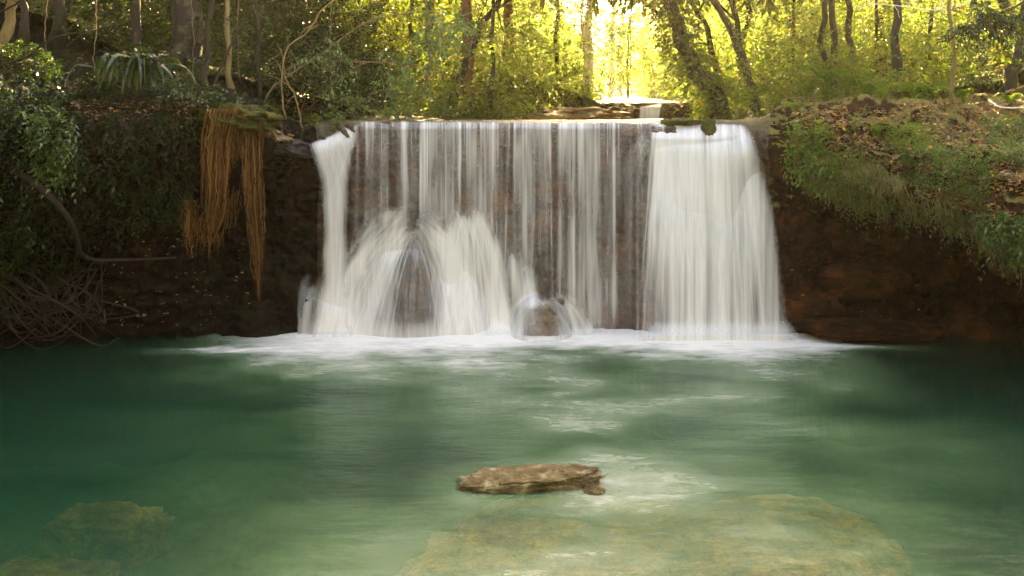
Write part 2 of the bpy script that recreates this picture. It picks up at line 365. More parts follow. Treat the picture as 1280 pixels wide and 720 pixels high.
# profile of the cliff and banks: for photo column px, (row, distance) of nine named points
#        B waterline C wall      D undercut   E underside  F nose       G top edge   H top back
PROF = {
 -700: [(520, 12.0), (440, 12.0), (360, 11.6), (300, 11.4), (260, 11.3), (220, 11.6), (60, 15.5)],
 -200: [(455, 14.4), (380, 14.0), (300, 13.6), (250, 13.2), (200, 12.8), (130, 13.2), (90, 15.5)],
    0: [(431, 15.7), (340, 15.6), (240, 14.9), (205, 14.4), (155, 13.9), (118, 14.3), (103, 15.6)],
  100: [(427, 15.9), (335, 16.0), (255, 15.4), (205, 14.9), (165, 14.5), (135, 14.9), (118, 16.0)],
  220: [(420, 16.3), (345, 16.2), (275, 16.0), (205, 15.8), (160, 15.3), (132, 15.6), (118, 16.6)],
  290: [(417, 16.5), (330, 16.9), (250, 16.9), (190, 16.4), (160, 15.9), (136, 16.1), (126, 17.0)],
  340: [(415, 16.6), (320, 16.9), (250, 16.9), (200, 16.8), (180, 16.4), (158, 16.6), (150, 17.4)],
  385: [(413, 16.7), (300, 16.9), (230, 16.9), (195, 16.9), (182, 16.8), (172, 17.0), (165, 17.8)],
  425: [(412, 16.8), (300, 17.0), (220, 17.1), (195, 17.0), (176, 16.95), (168, 17.1), (163, 17.9)],
  445: [(412, 16.8), (300, 17.0), (200, 17.05), (170, 17.0), (158, 16.92), (153, 17.05), (150, 17.8)],
  640: [(412, 16.9), (300, 17.05), (200, 17.1), (170, 17.0), (158, 16.9), (152.6, 17.05), (150, 17.8)],
  790: [(412, 16.9), (300, 17.05), (200, 17.0), (175, 16.9), (160, 16.85), (153, 17.0), (150, 17.8)],
  830: [(412, 16.7), (300, 16.7), (210, 16.7), (180, 16.75), (164, 16.8), (154, 17.0), (150, 17.8)],
  925: [(412, 16.6), (300, 16.6), (210, 16.65), (185, 16.7), (168, 16.8), (156, 17.0), (150, 17.8)],
  965: [(413, 16.7), (320, 16.9), (230, 17.0), (200, 16.7), (178, 16.5), (156, 16.8), (146, 17.8)],
 1010: [(415, 16.6), (330, 17.0), (255, 17.2), (220, 16.4), (195, 15.9), (150, 16.1), (131, 17.6)],
 1060: [(416, 16.6), (335, 18.0), (275, 18.2), (252, 15.9), (225, 15.2), (165, 15.5), (129, 17.5)],
 1130: [(418, 16.5), (350, 18.4), (290, 18.4), (272, 15.3), (240, 14.4), (175, 14.8), (131, 17.5)],
 1200: [(420, 16.4), (365, 18.4), (305, 18.3), (292, 14.9), (262, 13.8), (190, 14.2), (131, 17.5)],
 1280: [(424, 16.1), (395, 17.6), (370, 17.0), (352, 13.8), (320, 12.9), (215, 13.4), (128, 17.5)],
 1420: [(470, 13.8), (440, 13.6), (420, 13.2), (400, 12.6), (360, 12.2), (235, 12.8), (120, 17.5)],
 1990: [(560, 10.9), (520, 10.8), (480, 10.6), (440, 10.4), (400, 10.4), (260, 11.2), (60, 17.5)],
}
pk = sorted(PROF); NU, NV = 1150, 300
us = np.concatenate([np.linspace(-700, -20, 100, endpoint=False), np.linspace(-20, 1300, 950, endpoint=False), np.linspace(1300, 1990, 100)])
ctrl = np.zeros((NU, 9, 3))
for j in range(7):
    rw = np.interp(us, pk, [PROF[k][j][0] for k in pk]); Yd = np.interp(us, pk, [PROF[k][j][1] for k in pk])
    kk = 5
    ker = np.hanning(2 * kk + 3)[1:-1]; ker /= ker.sum()
    rw = np.convolve(np.pad(rw, kk, mode='edge'), ker, 'valid'); Yd = np.convolve(np.pad(Yd, kk, mode='edge'), ker, 'valid')
    ctrl[:, j + 1] = np.stack([(us - 640) * Yd / F, Yd, CZ - (rw - HR) * Yd / F], -1)
ctrl[:, 0] = ctrl[:, 1] + [0, -0.3, -2.4]
ctrl[:, 8, 0] = ctrl[:, 7, 0] * 21.5 / ctrl[:, 7, 1] * 0.96; ctrl[:, 8, 1] = 21.5
ctrl[:, 8, 2] = ground_z(ctrl[:, 8, 0], ctrl[:, 8, 1]) - 0.12
tt = np.interp(np.linspace(0, 1, NV), [0, .06, .86, 1], [0, 1, 7, 7.999]); kx = tt.astype(int); tf = (tt - kx)[None, :, None]
pc = np.concatenate([2 * ctrl[:, :1] - ctrl[:, 1:2], ctrl, 2 * ctrl[:, -1:] - ctrl[:, -2:-1]], 1)
p0, p1, p2, p3 = pc[:, kx], pc[:, kx + 1], pc[:, kx + 2], pc[:, kx + 3]
a_ = 0.4   # tension
m1, m2 = a_ * (p2 - p0), a_ * (p3 - p1)
SH = (2 * tf ** 3 - 3 * tf ** 2 + 1) * p1 + (tf ** 3 - 2 * tf ** 2 + tf) * m1 + (-2 * tf ** 3 + 3 * tf ** 2) * p2 + (tf ** 3 - tf ** 2) * m2
SH = SH.transpose(1, 0, 2)                                   # (NV, NU, 3)
# mounds the water tumbles over
MOUNDS = [(512, 412, 66, 128, 0.62), (586, 412, 34, 138, 0.42), (655, 412, 32, 84, 0.34), (432, 412, 52, 70, 0.34), (800, 205, 15, 30, 0.22), (470, 345, 40, 60, .25), (690, 412, 26, 45, .2)]
def to_px(P): return 640 + F * P[..., 0] / P[..., 1], HR - F * (P[..., 2] - CZ) / P[..., 1]
upx, urow = to_px(SH)
prot = np.zeros(upx.shape)
for (mx_, mr_, rx_, rr_, pr_) in MOUNDS:
    e = ((upx - mx_) / rx_) ** 2 + ((urow - mr_) / rr_) ** 2
    b = pr_ * np.clip(1 - e, 0, 1) ** 0.9
    prot = np.maximum(prot, b) + 0.25 * np.minimum(prot, b)
front = np.arange(NV)[:, None] < NV * 0.82
SH[..., 1] -= prot * front
nrm = norm(np.cross(np.gradient(SH, axis=1), np.gradient(SH, axis=0)))
nrm = np.where((nrm[..., 1:2] > 0) & (np.arange(NV)[:, None, None] < NV * 0.5), -nrm, nrm)
x, y, z = SH[..., 0], SH[..., 1], SH[..., 2]
centre = sstep(430, 455, upx) * (1 - sstep(940, 985, upx))
big = 0.30 * fbm(x * 0.7, y * 0.7, z * 0.9, 5) + 0.10 * ridged(x * 1.6, y * 1.6, z * 2.4, 4) - 0.06
small = 0.07 * fbm(x * 4.5, y * 4.5, z * 5.5, 4)
strata = 0.06 * np.abs(noise3(x * 0.6, y * 0.6, z * 5.0)) * 2
amp = (1 - 0.65 * centre)
rowi = np.arange(NV)[:, None] / NV
lipfade = 1 - centre * sstep(0.60, 0.70, rowi) * 0.92
topf = 1 - 0.55 * sstep(0.78, 0.9, rowi)
disp = (big * amp + small * (1 - .3 * centre) + strata * amp) * lipfade * topf * np.where(rowi > 0.97, 0, 1)
SH = SH + nrm * disp[..., None]
fcs = grid_faces(NU, NV); cpx = upx.reshape(-1)[fcs[:, 0]]
def sub_sheet(name, sel, m):
    f = fcs[sel]; idx = np.unique(f); remap = -np.ones(NU * NV, int); remap[idx] = np.arange(len(idx))
    o = mesh_obj(name, SH.reshape(-1, 3)[idx], remap[f], m, smooth=True); tag(o, kind='structure'); return o
ucol = np.tile(us, (NV, 1)).reshape(-1)[fcs[:, 0]]
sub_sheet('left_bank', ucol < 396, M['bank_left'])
sub_sheet('rock_ledge', (ucol >= 396) & (ucol < 962), M['fall_rock'])
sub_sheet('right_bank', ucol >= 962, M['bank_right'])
# depth of the banks in front of the forest, looked up when plants are set on them
GP = 2.0
gx0, gy0, gw, gh = -120, 90, 760, 190
DG = np.full((gh, gw), 99.0)
spx, srow = to_px(SH); ci = ((spx - gx0) / GP).round().astype(int); ri = ((srow - gy0) / GP).round().astype(int)
ok = (ci >= 0) & (ci < gw) & (ri >= 0) & (ri < gh)
np.minimum.at(DG, (ri[ok], ci[ok]), SH[..., 1][ok])
for _ in range(8):
    hole = DG > 90
    sh = np.stack([np.roll(DG, s, ax) for s, ax in ((1, 0), (-1, 0), (1, 1), (-1, 1))]); DG = np.where(hole, sh.min(0), DG)
def surfY(px, row):
    c = np.clip(((np.asarray(px) - gx0) / GP).round().astype(int), 0, gw - 1); r = np.clip(((np.asarray(row) - gy0) / GP).round().astype(int), 0, gh - 1)
    return DG[r, c]
def on_surf(px, row, off=0.0):
    px = np.atleast_1d(np.asarray(px, float)); row = np.atleast_1d(np.asarray(row, float))
    Y = surfY(px, row) - off
    return np.stack([(px - 640) * Y / F, Y, CZ - (row - HR) * Y / F], -1)

# forest floor: one sheet behind the ledge; pool bed: one sheet below
gxs, gys = np.linspace(-60, 60, 340), np.concatenate([np.linspace(18.6, 30, 90, endpoint=False), np.linspace(30, 120, 160)])
GX, GY = np.meshgrid(gxs, gys); GZ = ground_z(GX, GY)
fl = mesh_obj('forest_floor', np.stack([GX, GY, GZ], -1).reshape(-1, 3), grid_faces(len(gxs), len(gys)), M['forest_soil'], smooth=True); tag(fl, kind='structure')
bx_, by_ = np.linspace(-40, 40, 260), np.linspace(-45, 18, 220)
BX, BY = np.meshgrid(bx_, by_); BZ = bed_z(BX, BY)
# behind the cliff line the bed keeps low so that it stays under the banks
BZ = np.where(BY > 10.5, np.minimum(BZ, -1.9 + 0 * BZ), BZ)
fl = mesh_obj('pool_bed', np.stack([BX, BY, BZ], -1).reshape(-1, 3), grid_faces(len(bx_), len(by_)), M['bed'], smooth=True); tag(fl, kind='structure')

# ------------------------------------------------------------------ pool surface
wx, wy = np.linspace(-13.5, 13.5, 450), np.linspace(-8, 17.3, 420)
WX, WY = np.meshgrid(wx, wy)
basey = 16.6
ext = sstep(-6.6, -3.4, WX) * (1 - sstep(5.2, 6.6, WX))
reach = 1.15 + 0.7 * np.exp(-((WX + 3.3) / 1.5) ** 2) + 0.35 * np.exp(-((WX - 3.9) / 1.5) ** 2) + 0.45 * fbm(WX * 1.1, WY * 2.2, WX * 0, 4)
foam = np.exp(-(np.maximum(basey - WY, 0) / np.maximum(reach, 0.25)) ** 2.2) * ext
# the two long tongues of foam that drift outwards along the banks
foam += 0.6 * np.exp(-((WY - (15.35 + 0.05 * (WX + 5))) / 0.22) ** 2) * np.exp(-((WX + 5.0) / 1.2) ** 2) * (0.7 + 0.8 * fbm(WX * 2, WY * 6, WX * 0, 3))
foam += 0.55 * np.exp(-((WY - (15.7 - 0.12 * (WX - 5))) / 0.16) ** 2) * np.exp(-((WX - 5.6) / 1.3) ** 2)
foam = np.clip(foam, 0, 1)
milk_sheen = 0.03 + 0.58 * np.exp(-((WX - 1.2) / 3.3) ** 2) * sstep(3, 9, WY) + 0.22 * np.exp(-((WX - 1.0) / 2.2) ** 2 - ((WY - 7.0) / 2.2) ** 2) + 0.2 * ext * sstep(9, 15, WY)  # milky streaks, with the glow's reflection put into the middle as colour
milk_sheen *= 1.0 * np.clip(0.75 + 1.0 * fbm(WX * 0.35 + 4, WY * 0.6, WX * 0 + 3, 3), 0.15, 1.4)
pool = mesh_obj('pool_water', np.stack([WX, WY, 0.015 * fbm(WX * 0.8, WY * 1.6, WX * 0, 2)], -1).reshape(-1, 3), grid_faces(len(wx), len(wy)), M['pool'], smooth=True, attrs={'foam': foam, 'milk_sheen': milk_sheen})
tag(pool, kind='structure')

# upstream water
def stream(name, y0, y1, zf, pad=0.25):
    ys = np.linspace(y0, y1, 50); u = np.linspace(-1, 1, 40); U, YY = np.meshgrid(u, ys)
    XX = xc(YY) + U * (hw(YY) + pad)
    ZZ = zf(YY) + 0.012 * fbm(XX * 3, YY * 3, XX * 0, 3)
    o = mesh_obj(name, np.stack([XX, YY, ZZ], -1).reshape(-1, 3), grid_faces(40, 50), M['stream'], smooth=True); tag(o, kind='structure')
stream('stream_water', 17.06, 26.75, lambda Y: 3.945 + 0.0 * Y)
stream('upper_stream_water', 26.8, 60, lambda Y: 4.43 + 0.031 * np.maximum(Y - 27, 0))

# ------------------------------------------------------------------ falling water
def blur1(a, k, ax):
    ker = np.hanning(2 * k + 3)[1:-1]; ker /= ker.sum()
    return np.apply_along_axis(lambda r: np.convolve(np.pad(r, k, mode='edge'), ker, 'valid'), ax, a)
class Sheet:
    def __init__(s, x0, x1, r0, r1, sx=2.0, sr=1.0):
        s.px = np.arange(x0, x1, 1 / sx); s.row = np.arange(r0, r1, 1 / sr); s.D = np.zeros((len(s.row), len(s.px)))
        s.sx = sx; s.x0 = x0
    def strand(s, xf, w, a):
        """xf(row) centre column; w, a: width (px) and amount per row"""
        xs = xf; ww = np.broadcast_to(w, xs.shape); aa = np.broadcast_to(a, xs.shape)
        k = int(np.nanmax(ww) * 3 * s.sx) + 2
        c = np.round((xs - s.x0) * s.sx); good = np.isfinite(c) & (aa > 0.002)
        c = np.where(good, c, 0).astype(int)
        off = np.arange(-k, k + 1); J = c[:, None] + off[None]; okk = (J >= 0) & (J < len(s.px)) & good[:, None]
        Jc = np.clip(J, 0, len(s.px) - 1)
        val = aa[:, None] * np.exp(-((s.px[Jc] - xs[:, None]) / ww[:, None]) ** 2)
        val = np.where(okk, val, 0); I = np.broadcast_to(np.arange(len(s.row))[:, None], J.shape)
        np.add.at(s.D, (I, Jc), np.nan_to_num(val))
    def build(s, name, free, off=0.05, parent=None, origin=(0, 0, 0), sm=12):
        P, Rr = np.meshgrid(s.px, s.row)
        rk = surfY(P, Rr); rk = np.where(rk > 50, 17.2, rk)
        rk = blur1(blur1(rk, sm, 0), int(sm * 2.5), 1)
        Y = np.minimum(free(P, Rr), rk - off)
        a = 1 - np.exp(-np.maximum(s.D, 0))
        v = np.stack([(P - 640) * Y / F, Y, CZ - (Rr - HR) * Y / F], -1).reshape(-1, 3)
        f = grid_faces(len(s.px), len(s.row))
        keep = (a.reshape(-1)[f].max(1) > 0.01) & (v[:, 2][f].max(1) > -0.12)
        f = f[keep]; idx = np.unique(f); rm = -np.ones(len(v), int); rm[idx] = np.arange(len(idx))
        return mesh_obj(name, v[idx] - np.asarray(origin), rm[f], M['fall'], parent, True, {'flow': a.reshape(-1)[idx]})
def skirt(r): return 0.25 * np.exp(-np.maximum(419 - r, 0) / 7.0)
r2 = np.random.default_rng(11)
wf_o = pw(650, 412, 16.7)
WF = empty('waterfall', wf_o, 'wide white waterfall pouring over the whole rock ledge into the green pool', 'waterfall')

def lip(px): return 151.2 + 0.6 * np.cos((px - 600) / 90.0)
# -- the thin stranded curtain
C = Sheet(438, 836, 149, 428, 2.6, 0.8); rows = C.row
t0 = lambda r0: np.maximum(rows - r0, 0)
# how much water comes over each stretch of the lip
lipf = lambda x: np.interp(x, [436, 450, 470, 500, 560, 610, 640, 656, 672, 700, 735, 755, 775, 790, 812, 836], [0.35, .35, .45, .8, .9, .85, .8, 1.1, .55, .75, 1.0, .75, .4, .45, .4, .4])
endr = lambda x: np.interp(x, [438, 470, 490, 520, 560, 585, 612, 640, 660, 680, 830], [345, 320, 285, 280, 300, 275, 300, 415, 415, 415, 415])
for _ in range(330):
    x = r2.uniform(440, 834); f = lipf(x); w0 = r2.choice([0.6, 0.9, 1.4, 2.4], p=[.3, .3, .25, .15]) * 1.25
    a = r2.gamma(1.5, 0.35) * f * 0.95
    start = lip(x); drift = r2.normal(0, 2.2) * (rows - start) / 260
    L = endr(x) + r2.normal(0, 8)
    fade = (1 - sstep(L - 40, L + 5, rows) * 0.8) * sstep(start - 1, start + 2, rows)
    short = r2.random() < 0.35
    if short: fade = fade * np.exp(-np.maximum(rows - start - r2.uniform(10, 90), 0) / 35)
    C.strand(x + drift + 0.6 * noise3(rows * 0.02 + x, rows * 0 + x, rows * 0), w0 * (1 + 0.004 * t0(start)), a * fade)
# a milky background veil
P_, R_ = np.meshgrid(C.px, C.row)
veil = 0.26 * lipf(P_) * (0.8 + 0.9 * noise3(P_ * 0.05, R_ * 0.004, P_ * 0)) * sstep(0, 3, R_ - lip(P_))
veil += 0.55 * np.exp(-np.maximum(R_ - lip(P_), 0) / 9) * sstep(0, 2, R_ - lip(P_)) * np.clip(0.6 + noise3(P_ * 0.16, P_ * 0, P_ * 0 + 3) * 1.4, 0.1, 1.5)
veil *= 1 - 0.75 * np.exp(-((P_ - 690) / 22) ** 2 - ((R_ - 310) / 60) ** 2)
veil *= 1 - 0.85 * np.exp(-((P_ - 800) / 24) ** 2) * sstep(170, 215, R_)
veil *= 1 - 0.6 * np.exp(-((P_ - 455) / 16) ** 2) * sstep(175, 200, R_)
C.D += np.maximum(veil, 0) * (1 - sstep(endr(P_) - 30, endr(P_) + 10, R_) * 0.5)
for (x, w0, a, ra, rb, dr) in [(656, 5, .5, 162, 335, -2), (648, 3, .5, 175, 330, -3), (731, 4.5, .75, 152, 400, 1), (744, 2.5, .6, 152, 395, 2), (627, 2.2, .6, 152, 400, -4), (636, 3, .5, 155, 405, -8),
                               (560, 3, .35, 152, 300, 0), (500, 2.2, .4, 152, 280, 0), (520, 2, .4, 152, 275, 0), (612, 3, .4, 152, 380, 0), (768, 2.5, .3, 180, 405, 0), (715, 3, .5, 152, 395, 0), (700, 2, .3, 152, 380, 0), (592, 2.5, .4, 152, 275, 1), (540, 2.5, .3, 152, 275, 0)]:
    fd = sstep(ra - 2, ra + 12, rows) * (1 - sstep(rb - 30, rb + 8, rows))
    for q in range(4):
        C.strand(x + r2.normal(0, w0 * .6) + dr * (rows - ra) / 250, w0 * r2.uniform(.3, .8), a * r2.uniform(.4, .9) * fd)
C.D *= (1 - 0.8 * np.exp(-((P_ - 532) / 34) ** 2) * sstep(290, 330, R_)) * 0.42 * np.clip(0.85 + 0.9 * noise3(P_ * 0.05, R_ * 0.010, P_ * 0 + 9) + .5 * noise3(P_ * 0.22, R_ * 0.02, P_ * 0 + 5), .38, 1.9) * (1 - 0.3 * sstep(165, 230, R_))
C.build('water_curtain', lambda P, r: 16.93 - 0.16 * sstep(150, 162, r) - 0.14 * sstep(160, 420, r) - skirt(r), 0.03, WF, wf_o, 14)

# -- cascades fanning out over the mounds below the curtain
V = Sheet(372, 742, 238, 432, 2.4, 0.8); rows = V.row
def fan(x0, r0, vmin, vmax, n, wd, am, end=424, k=1.0, jit=6, up=0):
    for _ in range(n):
        v = r2.uniform(vmin, vmax); rs = r0 + r2.normal(0, jit); xs = x0 + r2.normal(0, jit * .8) + v * 1.5
        q = np.maximum(rows - rs, 0); x = xs + v * np.sqrt(q) * k
        fd = sstep(rs - 2, rs + 10, rows) * (1 - 0.3 * sstep(end - 30, end, rows)) * r2.uniform(0.3, 1)
        V.strand(np.where(rows < rs - 3, np.nan, x), wd * r2.uniform(.5, 1.5) * (1 + 0.006 * q), am * fd)
# main dome: two dense arms left and right of a see-through middle
fan(518, 287, -9.2, -3.8, 60, 2.2, .42, jit=8); fan(526, 288, 4.0, 6.8, 40, 2.4, .5, jit=7)
fan(515, 290, -3.5, 3.2, 34, 1.8, .10, jit=8); fan(505, 262, -6.5, -1.0, 45, 3.0, .24, end=330, jit=6); fan(530, 268, -1, 3.5, 30, 3, .22, end=330, jit=6)
fan(522, 290, -3.2, 3.6, 26, 1.6, .12, jit=10)
fan(483, 300, -4.5, -1.5, 36, 2.6, .22); fan(468, 318, -6, -1.5, 40, 2.6, .20); fan(585, 268, .8, 3.8, 62, 2.6, .30, jit=6); fan(578, 272, -2.6, 1, 46, 2.6, .28, jit=7)
fan(566, 285, -2.6, .6, 32, 2.4, .26); fan(610, 300, .6, 2.6, 30, 2.2, .24); fan(640, 318, -.5, 2.6, 32, 2.0, .26, jit=5); fan(655, 330, .3, 2.2, 26, 2, .26, jit=4)
fan(664, 345, -2, 1.6, 20, 2, .2, jit=4); fan(450, 350, -5, -1, 46, 2.6, .22, jit=8); fan(440, 375, -5.2, -1, 30, 2.4, .2, jit=7)
fan(398, 350, -3.2, .4, 26, 2.4, .20, jit=7); fan(388, 372, -3.2, 0, 18, 2.2, .18, jit=5); fan(492, 345, -5, -2.6, 26, 2, .2, jit=8)
fan(676, 372, -7, -2.2, 50, 2.6, .30, jit=4); fan(684, 371, 2.0, 8.2, 60, 2.6, .30, jit=4); fan(680, 372, -1.6, 2.4, 12, 1.4, .08, jit=4)
P_, R_ = np.meshgrid(V.px, V.row)
V.D *= 1 - 0.85 * np.exp(-np.abs((P_ - 530) / 27) ** 2.4) * sstep(300, 370, R_)
V.D *= 1 - 0.6 * np.exp(-((P_ - 605) / 7) ** 2 - ((R_ - 345) / 35) ** 2)
V.D *= 1 - 0.5 * np.exp(-((P_ - 470) / 9) ** 2) * sstep(360, 390, R_)
V.D += 0.9 * sstep(396, 418, R_) * sstep(372, 400, P_) * (1 - sstep(690, 742, P_) * .5) * (1 - .6 * np.exp(-((P_ - 675) / 30) ** 2))
V.D *= 0.58 * np.clip(1 + .9 * noise3((P_ - 520) * .05 / (1 + np.maximum(R_ - 280, 0) * .006), R_ * .008, P_ * 0 + 2) + .5 * noise3(P_ * .15, R_ * .02, P_ * 0), .12, 2.0)
for _ in range(130):
    v = r2.uniform(-9, 7.5); rs = 285 + r2.normal(0, 12); q = np.maximum(rows - rs, 0)
    V.strand(np.where(rows < rs, np.nan, 521 + r2.normal(0, 9) + v * np.sqrt(q)), r2.uniform(.5, 1.1), r2.uniform(.1, .5) * sstep(rs, rs + 12, rows) * (1 - .8 * (abs(v) < 3.4)))
for _ in range(120):
    v = r2.uniform(-2.5, 4); rs = 272 + r2.normal(0, 10); q = np.maximum(rows - rs, 0)
    V.strand(np.where(rows < rs, np.nan, 584 + r2.normal(0, 9) + v * np.sqrt(q)), r2.uniform(.5, 1.1), r2.uniform(.1, .5) * sstep(rs, rs + 12, rows))
for _ in range(70):
    v = r2.uniform(-7, 7); rs = 372 + abs(v) * .6 + r2.normal(0, 3); q = np.maximum(rows - rs, 0)
    V.strand(np.where(rows < rs - 4, np.nan, 676 + r2.normal(0, 6) + v * np.sqrt(q)), r2.uniform(.8, 1.8), r2.uniform(.03, .2) * sstep(rs - 3, rs + 5, rows) * (.35 + .65 * (abs(v) > 3)))
V.D *= 1 - .88 * np.exp(-np.abs((P_ - 677) / 27) ** 4) * sstep(374, 388, R_)
V.D = blur1(V.D, 2, 1)
V.build('cascade_veil', lambda P, r: 16.62 + 0 * P - skirt(r) - .55 * np.sqrt(np.clip(1 - ((P - 677) / 38) ** 2 - ((r - 416) / 50) ** 2, 0, 1)), 0.08, WF, wf_o, 18)

# -- dense chute at the left end
K = Sheet(380, 452, 150, 430, 2.4, 0.8); rows = K.row
lx = np.interp(rows, [150, 170, 178, 190, 215, 240, 300, 350, 400, 430], [434, 410, 386, 390, 399, 404, 405, 403, 396, 388])
rx = np.interp(rows, [150, 160, 178, 190, 215, 240, 300, 350, 400, 430], [446, 447, 444, 440, 436, 434, 433, 433, 436, 440])
P_, R_ = np.meshgrid(K.px, K.row)
jj = 2.5 * noise3(R_ * .03, P_ * 0, P_ * 0 + 7)
edge = sstep(-3, 13, P_ - lx[:, None] + jj) * sstep(-3, 11, rx[:, None] - P_ + jj)
K.D += 1.9 * edge * (0.8 + 0.5 * noise3((P_ - lx[:, None]) * 0.25, R_ * 0.006, P_ * 0)) * sstep(0, 8, R_ - (152 + (446 - P_) * 0.42 * (P_ < 446)))
K.build('side_chute', lambda P, r: 16.8 - 0.1 * sstep(165, 190, r) - 0.25 * sstep(185, 420, r) - skirt(r), 0.16, WF, wf_o, 30)

# -- heavy torrent on the right
T = Sheet(770, 1006, 149, 432, 2.2, 0.8); rows = T.row
P_, R_ = np.meshgrid(T.px, T.row)
rL = np.interp(rows, [150, 165, 185, 240, 300, 420], [808, 812, 812, 818, 822, 826]); rR = np.interp(rows, [149, 156, 170, 200, 260, 320, 425], [918, 928, 938, 948, 963, 971, 984])
soft = sstep(0, 16, P_ - rL[:, None]) * sstep(0, 22, rR[:, None] + 6 - P_)
T.D += soft * (1.15 + 0.75 * noise3(P_ * 0.045 + 2, R_ * 0.004, P_ * 0) + 0.45 * noise3(P_ * 0.2, R_ * 0.006, P_ * 0 + 4)) * sstep(0, 6, R_ - 153)
T.D *= 1 - 0.95 * np.exp(-((P_ - 884) / 10) ** 2 - ((R_ - 160) / 22) ** 2)
T.D *= 1 - 0.7 * np.exp(-((P_ - 850) / 20) ** 2 - ((R_ - 151) / 4) ** 2)
T.D *= 1 - 0.55 * np.exp(-((P_ - 945) / 8) ** 2 - ((R_ - 380) / 50) ** 2)
T.D *= 1 - 0.35 * np.exp(-((P_ - 850) / 10) ** 2 - ((R_ - 370) / 60) ** 2)
for _ in range(210):
    x = r2.uniform(816, 930); sp = (x - 870) * 0.0016
    L = r2.uniform(200, 430); st = r2.choice([152, 152, 175, 220, 280])
    xx = x + sp * (rows - 150) + np.where(x > 900, (x - 900) * .012 * np.sqrt(np.maximum(rows - 150, 0)) * 1.6, 0)
    T.strand(xx, r2.choice([.8, 1.4, 2.4, 4]), r2.gamma(1.6, .16) * sstep(st, st + 20, rows) * (1 - .8 * sstep(L, L + 60, rows)))
# thin stream arching over the knob left of the torrent
for _ in range(46):
    v = r2.uniform(-3.0, 0.2); rs = 176 + r2.normal(0, 6); xs = 806 + r2.normal(0, 3); q = np.maximum(rows - rs, 0)
    T.strand(np.where(rows < rs - 2, np.nan, xs + v * np.minimum(np.sqrt(q), 6 + 0 * q) * 1.3), 1.8 * (1 + .01 * q), .085 * np.exp(-np.maximum(rows - 190, 0) / r2.uniform(30, 90)))
for _ in range(26):
    xs = 820 + r2.normal(0, 3); q = np.maximum(rows - 255, 0)
    T.strand(np.where(rows < 250, np.nan, xs - 1.1 * np.minimum(np.sqrt(q), 5)), 1.4, .08 * np.exp(-np.maximum(rows - 290, 0) / 60) * sstep(250, 262, rows))
T.D *= (1 - .75 * sstep(0, 22, 822 - P_ + (R_ - 150) * .03)) * (1.35 - 0.5 * sstep(230, 380, R_)) * np.clip(1 + .9 * noise3(P_ * .11, R_ * .003, P_ * 0 + 6) * sstep(200, 330, R_) + .4 * noise3(P_ * .3, R_ * .004, P_ * 0 + 8), .12, 1.8)
T.D += 0.9 * sstep(398, 418, R_) * sstep(800, 830, P_) * (1 - sstep(975, 1000, P_))
T.build('right_torrent', lambda P, r: 16.93 - 0.25 * sstep(150, 175, r) - 0.45 * sstep(165, 420, r) - skirt(r), 0.10, WF, wf_o, 34)

# -- the small fall upstream
sf_o = pw(815, 150, 26.5)
U = Sheet(796, 831, 126, 152, 6, 3); P_, R_ = np.meshgrid(U.px, U.row)
top = 133 - (P_ - 799) * 0.16
lf = 797 + 0 * P_; U.D += 2.2 * sstep(0, 2.5, R_ - top) * sstep(0, 3, P_ - 798 + (R_ - 150) * 0.08) * sstep(0, 4, 829 - P_ - (R_ - 130) * .25) * (0.9 + 0.8 * noise3(P_ * 0.35, R_ * 0.01, P_ * 0))
o = U.build('distant_waterfall', lambda P, r: 26.62 - 0.012 * (r - 128), -60, None, sf_o); o.location = sf_o.tolist()
tag(o, 'small distant waterfall seen just above the ledge in the glow', 'waterfall')

# ------------------------------------------------------------------ rocks
def rock(name, c, rad, m, seed=0, sub=5, amp=0.22, freq=1.6, flat=None, rotz=0.0, rotx=0.0, lab=None, cat='rock', group=None, tilt=0.0, fk=0.18):
    import bmesh
    bm = bmesh.new(); bmesh.ops.create_icosphere(bm, subdivisions=sub, radius=1.0)
    v = np.array([q.co[:] for q in bm.verts]); f = np.array([[q.index for q in p.verts] for p in bm.faces]); bm.free()
    s = seed * 7.7
    d = 1 + amp * fbm(v[:, 0] * freq + s, v[:, 1] * freq + s, v[:, 2] * freq, 5) + amp * 0.4 * ridged(v[:, 0] * freq * 1.7 + s, v[:, 1] * freq * 1.7, v[:, 2] * freq * 2.2 + s, 3)
    v = np.sign(v) * np.abs(v) ** 0.82 * d[:, None]
    v = v * np.array(rad)
    if flat is not None: v[:, 2] = np.where(v[:, 2] > flat, flat + (v[:, 2] - flat) * fk, v[:, 2])
    v[:, 2] += 0.012 * fbm(v[:, 0] * 14, v[:, 1] * 14, v[:, 2] * 14 + s, 3)
    v[:, 2] += v[:, 0] * tilt
    o = mesh_obj(name, v, f, m, smooth=True); o.location = [float(q) for q in c]; o.rotation_euler = (rotx, 0, rotz)
    if lab: tag(o, lab, cat, group)
    return o
